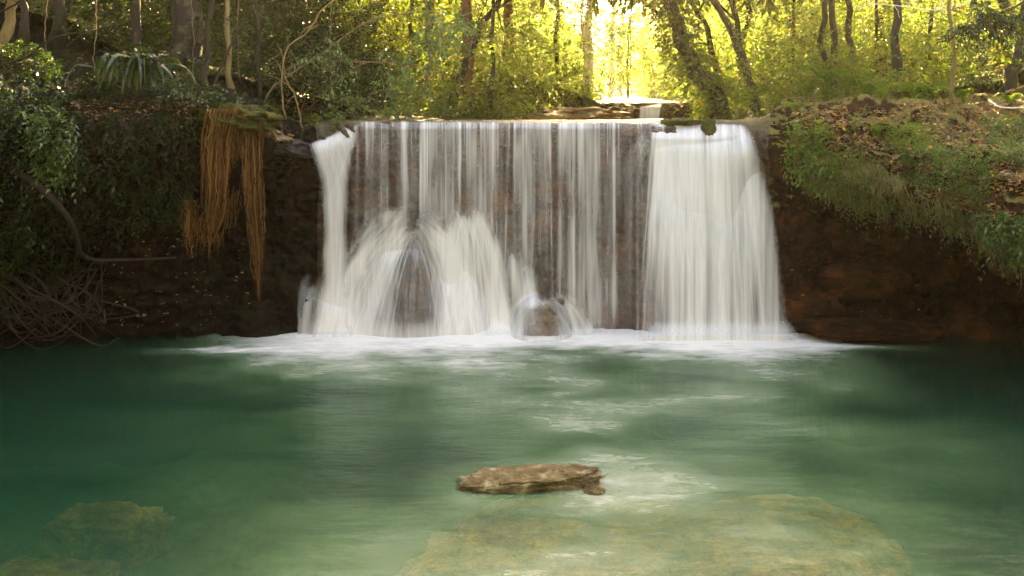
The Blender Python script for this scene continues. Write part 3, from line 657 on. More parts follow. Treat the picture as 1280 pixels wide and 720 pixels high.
# the flat rock that breaks the surface in the foreground, with a knob at its right end
rk = rock('river_rock', (0.19, 9.86, 0.02), (0.74, 0.25, 0.12), M['wet_rock'], 3, 6, 0.2, 1.7, flat=0.075, fk=0.3, rotz=R(4), tilt=0.035)
tag(rk, 'long flat tan rock breaking the surface of the pool in the foreground', 'rock')
rk3 = rock('river_rock', (0.90, 9.62, 0.0), (0.11, 0.09, 0.06), M['wet_rock'], 8, 5, 0.2)
tag(rk3, 'small wet knob of rock at the right end of the foreground rock', 'rock')
rock('submerged_rock', (1.5, 8.0, -0.50), (2.3, 2.3, 0.46), M['slab'], 12, 6, 0.2, 1.4, flat=0.06, fk=0.5, lab='broad tan rock slab under shallow water around the foreground rock', rotz=R(-8))
rock('submerged_rock', (1.0, 6.0, -0.52), (2.2, 1.5, 0.42), M['slab'], 15, 6, 0.3, 1.6, flat=0.06, fk=.5, lab='pale submerged rock slab at the bottom edge of the photo centre', rotz=R(10))
rock('submerged_rock', (3.4, 7.2, -0.78), (1.3, 0.9, 0.42), M['slab'], 18, 5, 0.2, 1.4, lab='ochre submerged rock on the right of the big slab, deepest end')
rock('submerged_rock', (-1.3, 6.9, -0.75), (0.9, 0.7, 0.45), M['slab'], 21, 5, 0.2, 1.4, lab='ochre submerged rock low left of the big slab')
rock('submerged_rock', (-4.8, 10.5, -0.93), (0.66, 0.36, 0.32), M['slab'], 24, 5, 0.25, 1.5, lab='brown submerged rock alone in the dark water at the lower left')
rock('submerged_rock', (-5.1, 9.5, -1.3), (1.0, 0.6, 0.42), M['slab'], 26, 5, 0.25, 1.5, lab='very faint brown rock deep under the lone rock at the lower left')
# boulder at the foot of the curtain
rock('boulder', pw(675, 410, 16.62), (0.44, 0.34, 0.40), M['boulder'], 31, 5, 0.26, 1.2, lab='round brown boulder at the foot of the fall with water spilling round it', cat='boulder')
rock('boulder', pw(697, 377, 16.55), (0.12, 0.1, 0.05), M['boulder'], 33, 4, 0.2, 1.5, lab='little flat stone on the top of the round boulder', cat='stone')
# dark shelf left of the falls
rock('shelf_rock', pw(352, 181, 16.75), (0.62, 0.5, 0.17), M['dark_rock'], 36, 5, 0.2, 1.8, rotz=R(-4), tilt=-.18, lab='black wet slab of rock on top of the bank wall left of the chute', cat='rock')
rock('ledge_rock', pw(1085, 411, 16.1), (1.15, 0.4, 0.17), M['bank_right'], 41, 5, 0.2, 1.6, tilt=-.03, lab='low reddish ledge rock at the waterline under the right bank', cat='rock')
rock('ledge_rock', pw(1010, 395, 16.75), (0.6, 0.4, 0.38), M['bank_right'], 43, 5, 0.22, 1.8, lab='brown rock at the right foot of the torrent', cat='rock')
rock('ledge_rock', pw(1075, 350, 17.0), (0.75, 0.4, 0.32), M['bank_right'], 44, 5, 0.25, 2.0, lab='jutting rock shelf on the wall inside the right hollow', cat='rock')
# knobs and mossy bits on the lip
rock('mossy_rock', pw(886, 166, 16.86), (0.13, 0.14, 0.24), rock_mat('mossy', (0.03, 0.03, 0.008), (0.08, 0.08, 0.015), (0.16, 0.13, 0.03)), 47, 4, 0.25, 1.8, lab='mossy green rock poking through the torrent at the lip', cat='rock')
rock('mossy_rock', pw(850, 153, 17.0), (0.36, 0.2, 0.07), bpy.data.materials['mossy'], 49, 4, 0.25, 1.8, lab='flat mossy rock on the lip above the torrent', cat='rock')
rock('mossy_rock', pw(805, 205, 16.85), (0.13, 0.14, 0.34), bpy.data.materials['mossy'], 51, 5, 0.35, 2.6, lab='knobbly hanging rock between the curtain and the torrent', cat='rock')
rock('lip_stone', pw(484, 153.5, 16.95), (0.1, 0.08, 0.045), M['boulder'], 53, 3, 0.2, lab='small round stone on the lip near the left end of the curtain', cat='stone')
# orange earth banks beside the stream upstream
rock('earth_bank', (1.9, 23.2, 3.90), (1.15, 1.3, 0.30), M['orange_earth'], 55, 5, 0.25, 1.6, lab='orange earth bank with roots below the pale trunk upstream', cat='earth bank')
rock('earth_bank', (1.2, 22.0, 3.86), (1.0, 0.8, 0.22), M['orange_earth'], 57, 5, 0.25, 1.6, lab='low orange earth strip at the waterline left of the pale trunk', cat='earth bank')
rock('earth_bank', pw(766, 150, 26.4) + [0, 0, .05], (0.62, 0.6, 0.4), M['bank_right'], 59, 5, 0.25, 1.6, lab='brown mossy rock left of the small distant fall', cat='rock')
rock('earth_bank', pw(846, 150, 26.8) + [0, 0, .05], (0.34, 0.5, 0.42), M['bank_right'], 61, 5, 0.25, 1.6, lab='rock on the right side of the small distant fall', cat='rock')

# ------------------------------------------------------------------ trees
def blob_points(n, c, rad, seed, thr=-0.05, f=0.9, shell=0.35):
    """points spread through an uneven crown with gaps"""
    r = np.random.default_rng(seed); out = []
    while sum(map(len, out)) < n:
        p = r.normal(size=(n * 2, 3)); p = norm(p) * (r.random((n * 2, 1)) ** shell)
        q = p * rad + c
        k = fbm(q[:, 0] * f + seed, q[:, 1] * f, q[:, 2] * f * 1.3, 3) > thr
        out.append(np.concatenate([p[k], q[k]], 1))
    o = np.concatenate(out)[:n]; return o[:, 3:], o[:, :3]
def limb(g, a, b, r0, r1, n=9, amp=0.12, seed=0, sides=6, sag=0.0):
    a, b = np.asarray(a, float), np.asarray(b, float); mid = (a + b) / 2 + [0, 0, -sag]
    p = wob(spline([a, mid, b], n), amp, 1.5, seed); p[0] = a
    g.add(*tube(p, np.linspace(r0, r1, n), sides, 0.1, seed)); return p
def tree(name, label, base, h, r, bark, leafm, cr, cz, ns=260, ls=0.16, lean=(0, 0), seed=1, k=9, tl=0.5, group=None, flare=1.6, cat='tree', path=None, detail=False, limbs=6, low=None, fork=None):
    """trunk with limbs + a crown of leafy twigs. cr = crown radii, cz = crown centre height"""
    r_ = np.random.default_rng(seed); base = np.asarray(base, float)
    root = empty(name, base, label, cat, group)
    g = Geo()
    if path is None:
        path = [(0, 0, -0.4), (lean[0] * .15, lean[1] * .15, h * .25), (lean[0] * .5, lean[1] * .5, h * .6), (lean[0], lean[1], h)]
    p = wob(spline(path, 26), 0.05 + 0.012 * h, 1.2, seed)
    u = np.linspace(0, 1, 26); rad = r * ((1 - 0.62 * u) + (flare - 1) * np.exp(-u * 14))
    g.add(*tube(p, rad, 12, 0.16, seed))
    cc = np.array([p[-1][0] * .9, p[-1][1] * .9, cz]); cr = np.array(cr)
    for i in range(limbs):
        j = int(26 * r_.uniform(.45, .95)); an = r_.uniform(0, 6.28)
        e = cc + np.array([math.cos(an) * cr[0] * .75, math.sin(an) * cr[1] * .75, r_.uniform(-.5, .7) * cr[2]])
        q = limb(g, p[j], e, rad[j] * .5, rad[j] * .12, 9, .18, seed * 3 + i)
        for _ in range(2):
            m_ = q[r_.integers(4, 8)]; limb(g, m_, m_ + r_.normal(size=3) * cr * .3, rad[j] * .2, .006, 6, .1, seed + i * 5 + _, 5)
    if fork is not None:
        for (ja, e) in fork: limb(g, p[int(ja * 25)], e, rad[int(ja * 25)] * .7, rad[int(ja * 25)] * .3, 10, .05, seed + ja)
    g.build('trunk', M[bark], root, True)
    cg = Geo(); pts, dr = blob_points(ns, cc, cr, seed)
    cg.add(*sprays(pts, dr + [0, 0, -.1] + .4 * r_.normal(size=dr.shape), k, tl, ls, .45, .4, detail, r_))
    if low is not None:            # leafy sprays along the trunk (epiphytes, climbers)
        for (z0, z1, n, rr) in low:
            j = np.interp(r_.uniform(z0, z1, n), p[:, 2], np.arange(26)); jj = j.astype(int).clip(0, 24)
            o_ = p[jj] + (p[jj + 1] - p[jj]) * (j - jj)[:, None]; d_ = norm(r_.normal(size=(n, 3)) * [1, 1, .4])
            cg.add(*sprays(o_ + d_ * rr * r_.uniform(.5, 1.0, (n, 1)), d_, k, tl * .6, ls * .8, .5, .6, detail, r_))
    cg.build('crown', M[leafm], root)
    return root

def gz(px, Y): return float(ground_z((px - 640) * Y / F, Y))
def base_at(px, Y, dz=0.0): X = (px - 640) * Y / F; return (X, Y, float(ground_z(X, Y)) + dz)
def base_on(px, row): return on_surf(px, row)[0]

# left group
tree('buttressed_tree', 'thick mottled twin trunk with peeling bark above the left bank', base_at(232, 19.0, -.1), 9.5, 0.34, 'bark_mottled', 'leaf_shade', (2.6, 2.4, 1.8), 8.8, 320, .2, (.4, .3), 101, flare=1.5)
tree('slim_tree', 'straight brown trunk left of the thick mottled trunk', base_at(165, 18.6, -.1), 8.5, 0.11, 'bark', 'leaf_shade', (1.6, 1.6, 1.6), 7.8, 200, .16, (-.1, .2), 102)
tree('slim_tree', 'slender tan trunk right of the thick mottled trunk', base_at(284, 18.2, -.15), 8.0, 0.055, 'bark_yellow', 'leaf_shade', (1.4, 1.6, 1.4), 7.5, 180, .15, (.1, .1), 103)
tree('slim_tree', 'dark crooked trunk near the upper left corner', base_at(78, 18.5, -.1), 8.0, 0.12, 'bark', 'leaf_shade', (1.8, 1.6, 1.6), 7.3, 220, .16, (-.9, .3), 104)
tree('slim_tree', 'dark slim trunk at the far left edge of the photo', base_at(28, 17.8, -.1), 7.0, 0.07, 'bark', 'leaf_shade', (1.4, 1.4, 1.3), 6.8, 170, .15, (-.25, .3), 105)
tree('leaning_tree', 'sunlit orange-brown trunk leaning out of the upper left corner', (-9.9, 16.8, 4.6), 5.5, 0.12, 'bark_yellow', 'leaf_shade', (1.5, 1.4, 1.2), 5.4, 150, .15, (1.6, .6), 106)
tree('forked_tree', 'many-stemmed small tree forking above the root curtain', base_at(252, 17.9, -.2), 4.2, 0.07, 'bark', 'leaf_shade', (1.5, 1.2, .9), 3.9, 150, .13, (.7, .2), 107, limbs=9)
tree('slim_tree', 'thin bent stem rising between the root curtain and the fallen log', base_at(326, 18.6, -.2), 5.0, 0.05, 'bark', 'leaf_shade', (1.4, 1.2, .9), 4.6, 150, .13, (-.5, .2), 108, limbs=7)
tree('slim_tree', 'dim trunk far behind the thin bent stem', base_at(348, 24, -.2), 9, 0.13, 'bark', 'leaf_shade', (2.2, 2, 2), 7.5, 260, .18, (.3, .4), 109)
tree('slim_tree', 'pale brown thin trunk behind the middle of the curtain, straight as a pole', base_at(536, 22.5, -.2), 9, 0.05, 'vine', 'leaf_mid', (2.0, 1.8, 2), 7.0, 240, .17, (.0, .2), 110)
tree('epiphyte_tree', 'tree hung with bromeliads and reddish roots behind the curtain', base_at(583, 24.5, -.2), 9, 0.2, 'root_red', 'leaf_mid', (2.6, 2.2, 2.2), 7.6, 300, .2, (.2, .2), 111, low=[(2.0, 4.2, 60, .5)])
tree('epiphyte_tree', 'second tree with red hanging roots, left of the pale trunk', base_at(634, 29, -.2), 10, 0.18, 'root_red', 'leaf_lit', (3.0, 2.4, 2.4), 8, 320, .22, (.1, .2), 112, low=[(2.5, 5, 50, .5)])
# centre: the pale tall trunk and glowing ones
tree('pale_tree', 'tall bright pale trunk standing at the stream bend', (2.62, 29.5, 4.3), 14, 0.16, 'bark_pale', 'leaf_lit', (3.4, 2.5, 2.2), 13.2, 260, .25, (-.25, .5), 113, limbs=5)
tree('pale_tree', 'thin pale twin stem close to the left of the bright pale trunk', (2.42, 29.2, 4.3), 12, 0.045, 'bark_pale', 'leaf_lit', (1.6, 1.5, 1.2), 11.5, 60, .2, (-.25, .5), 114, limbs=3)
tree('pale_tree', 'slim pale trunk in the glow right of the bright pale trunk', base_at(764, 40, -.2), 14, 0.13, 'bark_pale', 'leaf_lit', (3.6, 2.5, 3), 11.5, 280, .28, (.5, .5), 115)
tree('pale_tree', 'faint thin trunk deep in the glow, nearly over the distant fall', base_at(778, 44, -.2), 14, 0.12, 'bark_pale', 'leaf_lit', (3.4, 2.5, 3), 12, 260, .28, (.1, .5), 116)
# the climber-clad leaning tree
b = np.array([(905 - 640) * 21.5 / F, 21.5, 3.9])
tree('climber_clad_tree', 'dark leaning trunk smothered in climbers at the right end of the lip', b, 6.5, 0.25, 'bark', 'leaf_mid', (2.0, 1.8, 1.6), 5.3, 330, .17, seed=117,
     path=[(0.0, 0, -.4), (-.25, 0, .55), (-.75, .1, 1.4), (-1.2, .2, 2.6), (-1.6, .3, 4.2), (-1.9, .4, 6.2)], low=[(0.2, 3.6, 420, .42)], flare=1.5, limbs=3)
# right group
for i, (px, Y, r_, h, lab, bk) in enumerate([
    (933, 27, .11, 9, 'brown trunk in bright foliage right of the climber-clad tree', 'bark'),
    (1031, 22.5, .09, 9, 'left one of two close brown trunks behind the ferns', 'bark'),
    (1044, 22.2, .095, 9, 'right one of two close brown trunks behind the ferns', 'bark'),
    (1061, 23.5, .10, 9, 'sunlit mottled trunk just right of the close pair', 'bark_mottled'),
    (1123, 20.5, .11, 9, 'stout brown trunk standing alone left of the slender yellow one', 'bark'),
    (1256, 21, .15, 9, 'dark trunk near the right edge behind the leaning one', 'bark'),
    (985, 30, .10, 10, 'thin dark trunk between the glow and the close pair', 'bark'),
    (965, 33, .12, 10, 'hazy trunk in the bright yellow foliage', 'bark')]):
    tree('brown_trunk_tree', lab, base_at(px, Y, -.2), h, r_, bk, 'leaf_mid', (2.1, 1.9, 2.0), 6.2, 300, .17, (random.uniform(-.3, .3), .2), 130 + i, low=[(3.0, 5.0, 18, .4)])
tree('yellow_sapling', 'slender yellow-barked trunk with a forked top on the right bank', np.array([(1189 - 640) * 17.4 / F, 17.4, CZ - (127 - HR) * 17.4 / F]), 5.2, 0.045, 'bark_yellow', 'leaf_mid', (1.2, 1.2, .8), 4.8, 90, .14, (.02, .1), 140, limbs=4, flare=1.1)
tree('leaning_tree', 'dark trunk leaning in from the right edge of the photo', np.array([(1238 - 640) * 18.2 / F, 18.2, 4.2]), 6.0, .17, 'bark', 'leaf_shade', (1.8, 1.6, 1.2), 5.6, 200, .17, seed=141,
     path=[(0, 0, -.3), (.35, 0, .5), (.9, .1, 1.6), (1.5, .2, 3.2), (1.9, .4, 5.6)])
# trees beyond, row after row up the valley sides
LM = [(0, 'the trunk at the far left edge'), (78, 'the dark crooked trunk'), (165, 'the straight brown trunk'), (232, 'the mottled twin trunk'), (284, 'the slender tan trunk'), (326, 'the thin bent stem'),
      (370, 'the black shelf rock'), (420, 'the fallen log'), (480, 'the left end of the curtain'), (536, 'the pole-straight thin trunk'), (583, 'the bromeliad tree'), (634, 'the red-rooted tree'), (690, 'the wooden shelter'), (735, 'the bright pale trunk'),
      (800, 'the small distant fall'), (860, 'the climber-clad trunk'), (905, 'the foot of the climber-clad trunk'), (933, 'the brown trunk in bright leaves'), (985, 'the thin dark trunk'), (1031, 'the close pair of trunks'), (1090, 'the ferns'), (1123, 'the stout lone trunk'), (1189, 'the yellow sapling'), (1245, 'the trunk leaning from the right edge')]
k = 0
used_l = set()
for Y, xs_, n_, lo, hi in ((24.5, (20, 120, 200, 300, 400, 460, 520, 610, 1000, 1090, 1160, 1235), 260, .9, 2.4), (30, (0, 90, 170, 250, 330, 400, 460, 530, 590, 650, 700, 930, 980, 1040, 1120, 1200, 1260), 260, 1.0, 3.4),
                   (37, (40, 130, 230, 330, 420, 500, 560, 610, 670, 742, 790, 835, 910, 960, 1020, 1090, 1150, 1220), 280, 1.2, 4.6)):
    for px in xs_:
        k += 1
        row_ = {24.5: 'nearest row', 30: 'middle row', 37: 'rear row'}[Y]
        lm = next(l for d_, l in sorted((abs(px - q), l) for q, l in LM) if (row_, l) not in used_l); used_l.add((row_, lm))
        tree('forest_tree', 'leafy forest tree in the %s, behind %s' % (row_, lm), base_at(px + random.uniform(-8, 8), Y + random.uniform(-1.2, 1.2), -.2), random.uniform(7, 10), random.uniform(.035, .075), 'bark', 'leaf_lit' if px > 560 else 'leaf_mid' if px > 420 else 'leaf_shade',  # leaf colour chosen by column carries the shaded left and the glow
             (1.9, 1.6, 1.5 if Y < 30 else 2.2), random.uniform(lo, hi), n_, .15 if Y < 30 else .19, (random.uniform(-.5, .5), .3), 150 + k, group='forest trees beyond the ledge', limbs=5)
# unseen trees added at the sides and behind the camera to shade the banks
for i, (X_, Y_, lab) in enumerate([(-12.6, 12.5, 'unseen tree added to shade the left bank'), (-13.5, 7, 'unseen shade tree added on the left shore of the pool'), (15.5, 10.0, 'unseen shade tree added beyond the right bank'), (13.6, 6.5, 'unseen shade tree added on the right shore of the pool'), (-13.0, 20.5, 'unseen tall shade tree added on top of the left bank'), (-9, -7.5, 'unseen shade tree added on the shore left of the camera'), (0, -9, 'unseen shade tree added on the shore behind the camera'), (9, -7.5, 'unseen shade tree added on the shore right of the camera'), (-13, 1, 'unseen shade tree added on the left shore beside the camera'), (13, 1, 'unseen shade tree added on the right shore beside the camera')]):
    z_ = float(bed_z(X_, Y_)) if Y_ < 16 else float(ground_z(X_, Y_))
    zz = 8.5 if Y_ < 16 else 11.0
    tree('added_shade_tree', lab, (X_, Y_, min(z_, 3.5) - .3), zz, .3, 'bark', 'leaf_shade', (4.6, 4.2, 1.6), zz + .3, 800, .3, (-X_ * .12, 0), 300 + i, tl=.9, limbs=8)
cxs = [6.6, -2.6, 6.2, -1.6, 6.4, -4.5, -8.5, -13, -5.5, 11, 15, -15]  # crowns added above view to keep direct sun and sky reflections off the pool
for i, (X_, Y_, cz_) in enumerate([(4.2, 27.5, 5.9), (-1.8, 25.0, 5.6), (3.4, 21.8, 5.6), (1.5, 24.0, 5.4), (5.6, 24.0, 5.4), (-0.5, 27.5, 5.9), (-8.5, 24, 9), (-13, 27, 8), (-5.5, 29, 10), (11, 26, 9), (15, 24, 8), (-15, 20.5, 7)]):
    tree('added_screen_tree', ['unseen canopy added over the stream to block the sun', 'unseen canopy added left of the stream to block the sun', 'unseen canopy added just behind the lip on the right to block the sun', 'unseen canopy added on the left edge of the stream to block the sun', 'unseen canopy added on the right edge of the stream to block the sun', 'unseen canopy added behind the epiphyte tree to block the sun', 'unseen tall canopy added behind the mottled twin trunk to block the sky', 'unseen tall canopy added at the back of the left bank to block the sky', 'unseen tall canopy added behind the bent branches on the left to block the sky', 'unseen tall canopy added behind the stout lone trunk on the right to block the sky', 'unseen tall canopy added behind the right edge of the view to block the sky', 'unseen tall canopy added beyond the left edge of the view to block the sky'][i],
         (cxs[i], Y_, float(ground_z(cxs[i], Y_)) - .2), cz_, .12, 'bark', 'leaf_mid', (4.2, 2.0 if i < 6 else 3.6, 1.35 if i < 6 else 2.4), cz_, 1200 if i < 6 else 900, .36, (X_ - cxs[i], .2), 320 + i, tl=.9, limbs=8)

# ------------------------------------------------------------------ undergrowth and far canopy (uncountable)
def scatter_ground(n, x0, x1, y0, y1, h0, h1, keep, seed, ls, k, tl, m, name, label, detail=False, w=.5):
    r = np.random.default_rng(seed); X = r.uniform(x0, x1, n); Y = r.uniform(y0, y1, n)
    Z = ground_z(X, Y); hh = h0 + (h1 - h0) * r.random(n) ** 1.5 * np.clip(.55 + 1.3 * fbm(X * .5 + seed, Y * .5, X * 0, 3), .1, 1.5)
    ok_ = keep(X, Y, Z + hh); P = np.stack([X, Y, Z + hh], -1)[ok_]
    d = r.normal(size=P.shape) * [1, 1, .5] + [0, -.5, .25]
    g = Geo(); g.add(*sprays(P, d, k, tl, ls, w, .45, detail, r)); o = g.build(name, M[m]); return tag(o, label, None, None, 'stuff')
inview = lambda X, Y: (np.abs(X) < Y * .60 + 1)
offstream = lambda X, Y: np.abs(X - xc(Y)) > hw(Y) + .1
scatter_ground(9000, -16, -2.0, 18.0, 28, .02, 2.4, lambda X, Y, Z: inview(X, Y) & offstream(X, Y) & (X < -0.14 * Y), 201, .11, 8, .4, 'leaf_shade', 'undergrowth', 'shade-coloured leafy undergrowth on the forest floor behind the left bank')
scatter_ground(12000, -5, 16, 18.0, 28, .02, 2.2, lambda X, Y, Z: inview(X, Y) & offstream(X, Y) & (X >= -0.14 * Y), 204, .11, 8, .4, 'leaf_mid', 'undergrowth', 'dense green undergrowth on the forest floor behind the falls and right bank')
scatter_ground(8000, -26, 0, 27, 44, .1, 4.2, lambda X, Y, Z: inview(X, Y) & offstream(X, Y) & (X < -0.16 * Y), 205, .17, 8, .55, 'leaf_shade', 'thicket', 'shade-coloured tangled thicket up the left side of the valley')
scatter_ground(14000, -10, 26, 27, 44, .1, 4.2, lambda X, Y, Z: inview(X, Y) & offstream(X, Y) & (X >= -0.16 * Y), 202, .17, 8, .55, 'leaf_lit', 'thicket', 'glow-coloured tangled thicket of leaves further up the valley')
scatter_ground(15000, -46, 46, 44, 78, .2, 8.0, lambda X, Y, Z: inview(X, Y) & ((np.abs(X - xc(Y)) > 7) | (np.sin(X * 913.7 + Y * 371.3) > .45)), 203, .34, 7, 1.0, 'leaf_lit', 'far_forest', 'hazy far forest canopy closing the valley')

# ------------------------------------------------------------------ plants on the banks
def bank_sprays(n, poly, seed, mtl, name, label, cat=None, kind=None, group=None, ls=.09, k=8, tl=.3, out=0.25, droop=.7, dirs=(0, -1, .1), w=.5, spread=.6, detail=True, clump=0.0, parts=False, thr=None, f=2.0):
    """leafy twigs rooted in the bank inside a photo-space outline; each sits on the real surface"""
    r = np.random.default_rng(seed); poly = np.array(poly, float)
    P = np.zeros((0, 2))
    while len(P) < n:
        q = r.uniform(poly.min(0), poly.max(0), (n * 3, 2)); ins = np.zeros(len(q), bool); j = len(poly) - 1
        for i in range(len(poly)):
            c = ((poly[i, 1] > q[:, 1]) != (poly[j, 1] > q[:, 1])) & (q[:, 0] < (poly[j, 0] - poly[i, 0]) * (q[:, 1] - poly[i, 1]) / (poly[j, 1] - poly[i, 1] + 1e-9) + poly[i, 0]); ins ^= c; j = i
        P = np.concatenate([P, q[ins]])
    P = P[:n] if thr is None else P
    if thr is not None:
        P = P[fbm(P[:, 0] * .02 * f, P[:, 1] * .03 * f, P[:, 0] * 0 + seed, 3) > thr][:n]
    S_ = on_surf(P[:, 0], P[:, 1]) ; S_ = S_ + [0, -1, .3] * r.uniform(0, out, (len(S_), 1))
    d = np.array(dirs) + spread * r.normal(size=S_.shape)
    c0 = S_.mean(0)
    g = Geo(); g.add(*sprays(S_, d, k, tl, ls, w, droop, detail, r))
    if kind == 'stuff':
        o = g.build(name, M[mtl]); return tag(o, label, None, None, 'stuff')
    root = empty(name, c0, label, cat, group)
    for q in range(min(12, len(S_))):
        sg = Geo()
        e = S_[q * len(S_) // 12 % len(S_)]; a = e + [0, .35, -.25] if dirs[2] > -.3 else e + [0, .3, .3]
        sg.add(*tube(wob(spline([a - c0, (a + e) / 2 + [0, -.05, .05] - c0, e - c0], 7), .03, 2, q), np.linspace(.012, .004, 7), 5)); sg.build('stem', M['vine'], root)
    g.build('foliage', M[mtl], root, origin=c0); return root
# left bank
bank_sprays(520, [(-20, 100), (60, 105), (110, 120), (105, 190), (80, 240), (60, 300), (-20, 320)], 401, 'leaf_gloss', 'trailing_shrub', 'glossy-leaved shrub trailing over the far left of the bank', 'shrub', ls=.1, out=.5)
bank_sprays(170, [(60, 150), (100, 160), (110, 210), (90, 240), (60, 215)], 402, 'herb', 'trailing_shrub', 'shrub tips on the left bank with sunlight put into their pale green', 'shrub', ls=.1, out=.75)  # sun on the tips is put in as a paler leaf colour
bank_sprays(420, [(100, 150), (240, 130), (265, 200), (255, 270), (150, 290), (100, 250)], 403, 'leaf_shade', 'trailing_shrub', 'dark ferny shrub hanging down the shaded left bank', 'shrub', ls=.11, out=.25)
bank_sprays(360, [(-20, 270), (100, 240), (130, 300), (90, 350), (-20, 370)], 404, 'leaf_shade', 'trailing_shrub', 'dark low shrub above the tangled roots at the far left', 'shrub', ls=.1, out=.3)
bank_sprays(260, [(190, 70), (260, 80), (265, 130), (200, 120)], 405, 'leaf_gloss', 'bushy_shrub', 'greyish green bush in front of the mottled twin trunk', 'shrub', ls=.09, out=.3, droop=.4)
bank_sprays(240, [(110, 95), (190, 90), (200, 125), (110, 130)], 409, 'leaf_shade', 'bushy_shrub', 'low dark bush on top of the left bank', 'shrub', ls=.1, out=.3, droop=.4)
bank_sprays(220, [(-20, 60), (60, 60), (100, 100), (-20, 110)], 406, 'leaf_gloss', 'bushy_shrub', 'bright bush on top of the bank in the left corner', 'shrub', ls=.1, out=.3, droop=.4)
bank_sprays(260, [(330, 105), (440, 105), (440, 150), (385, 158), (330, 140)], 407, 'leaf_mid', 'bushy_shrub', 'green bush behind the fallen log at the left end of the lip', 'shrub', ls=.1, out=.2, droop=.3)
bank_sprays(130, [(255, 110), (345, 118), (345, 146), (262, 135)], 408, 'leaf_gloss', 'bushy_shrub', 'small bright bush just above the root curtain', 'shrub', ls=.08, out=.2, droop=.3, tl=.2)
# strap-leaved plants hanging from the branches above the left bank
for i, (px, row, n, lab) in enumerate([(148, 72, 46, 'hanging strap-leaved plant below the straight brown trunk'), (178, 76, 60, 'larger hanging strap-leaved plant beside the mottled twin trunk')]):
    r = np.random.default_rng(420 + i); c0 = pw(px, row, 14.8); root = empty('hanging_fern', c0, lab, 'hanging plant'); g = Geo()
    for _ in range(n):
        o_ = r.normal(size=3) * [.14, .1, .06]; L = r.uniform(.2, .48); d_ = r.normal(size=2) * .16
        p = spline([o_, o_ + [d_[0], d_[1], .02], o_ + [d_[0] * 1.5, d_[1] * 1.5, -L * .5], o_ + [d_[0] * 1.7, d_[1] * 1.7, -L]], 8); wv = .022 * np.sin(np.linspace(.35, 3.0, 8)) + .004
        s_ = norm(np.cross(np.gradient(p, axis=0), r.normal(size=3))) * wv[:, None]
        v = np.concatenate([p - s_, p + s_]); ii = np.arange(7); g.add(v, np.concatenate([np.stack([ii, ii + 8, ii + 9], -1), np.stack([ii, ii + 9, ii + 1], -1)]))
    g.build('frond_mass', M['leaf_gloss'], root)
    sg = Geo(); sg.add(*tube(wob(spline([(-.3, .1, .1), (0, 0, .0), (.35, 0, .02)], 9), .03), .025, 6)); sg.build('stem', M['bark'], root)

# right bank: ground cover, herbs, litter, moss, ferns
bank_sprays(900, [(1130, 195), (1210, 185), (1240, 215), (1230, 262), (1165, 250), (1125, 225)], 431, 'herb', 'low_herb', 'dense patch of small pale green plants in the middle of the right bank', 'ground plant', ls=.05, k=7, tl=.16, out=.06, droop=.2, dirs=(0, -.4, .7))
bank_sprays(420, [(1225, 150), (1300, 150), (1300, 215), (1240, 205)], 432, 'herb', 'low_herb', 'dark green low plants at the upper right edge of the bank', 'ground plant', ls=.05, k=7, tl=.16, out=.05, droop=.2, dirs=(0, -.4, .7))
bank_sprays(300, [(1100, 165), (1150, 150), (1170, 185), (1120, 200)], 433, 'fern', 'low_herb', 'feathery yellow-green plants left of the pale herb patch', 'ground plant', ls=.05, k=9, tl=.2, out=.05, droop=.4, dirs=(0, -.6, .4), w=.3)
bank_sprays(130, [(975, 165), (1025, 150), (1040, 215), (1010, 245), (985, 215)], 434, 'fern', 'trailing_shrub', 'light green broad-leaved plant hanging beside the torrent', 'shrub', ls=.12, k=6, tl=.3, out=.15)
bank_sprays(220, [(1030, 190), (1080, 185), (1100, 255), (1060, 262), (1030, 240)], 435, 'fern', 'trailing_shrub', 'thin green creeper on the mossy face right of the torrent', 'shrub', ls=.06, k=7, tl=.25, out=.08, w=.4)
bank_sprays(220, [(1215, 265), (1290, 270), (1290, 320), (1230, 300)], 436, 'herb', 'trailing_shrub', 'round-leaved plant hanging off the right edge of the bank', 'shrub', ls=.1, k=6, tl=.22, out=.12)
bank_sprays(700, [(960, 140), (1300, 125), (1300, 300), (1200, 280), (1080, 262), (990, 215)], 437, 'herb', 'ground_cover', 'scattered small seedlings and moss sprigs over the right bank', kind='stuff', ls=.035, k=6, tl=.1, out=.02, droop=.2, dirs=(0, -.4, .7), thr=0.0)
bank_sprays(420, [(985, 195), (1010, 205), (1060, 235), (1130, 248), (1200, 268), (1290, 325), (1290, 345), (1200, 292), (1130, 274), (1060, 258), (1000, 228)], 438, 'leaf_mid', 'hanging_creeper', 'mixed creepers and small leaves spilling over the edge of the right bank', kind='stuff', ls=.075, k=7, tl=.28, out=.12, w=.45)
bank_sprays(160, [(985, 150), (1110, 145), (1120, 215), (1050, 235), (990, 200)], 439, 'fern', 'mossy_tufts', 'soft yellow-green tufts on the mossy hump beside the torrent', kind='stuff', ls=.05, k=9, tl=.16, out=.05, droop=.3, w=.3)
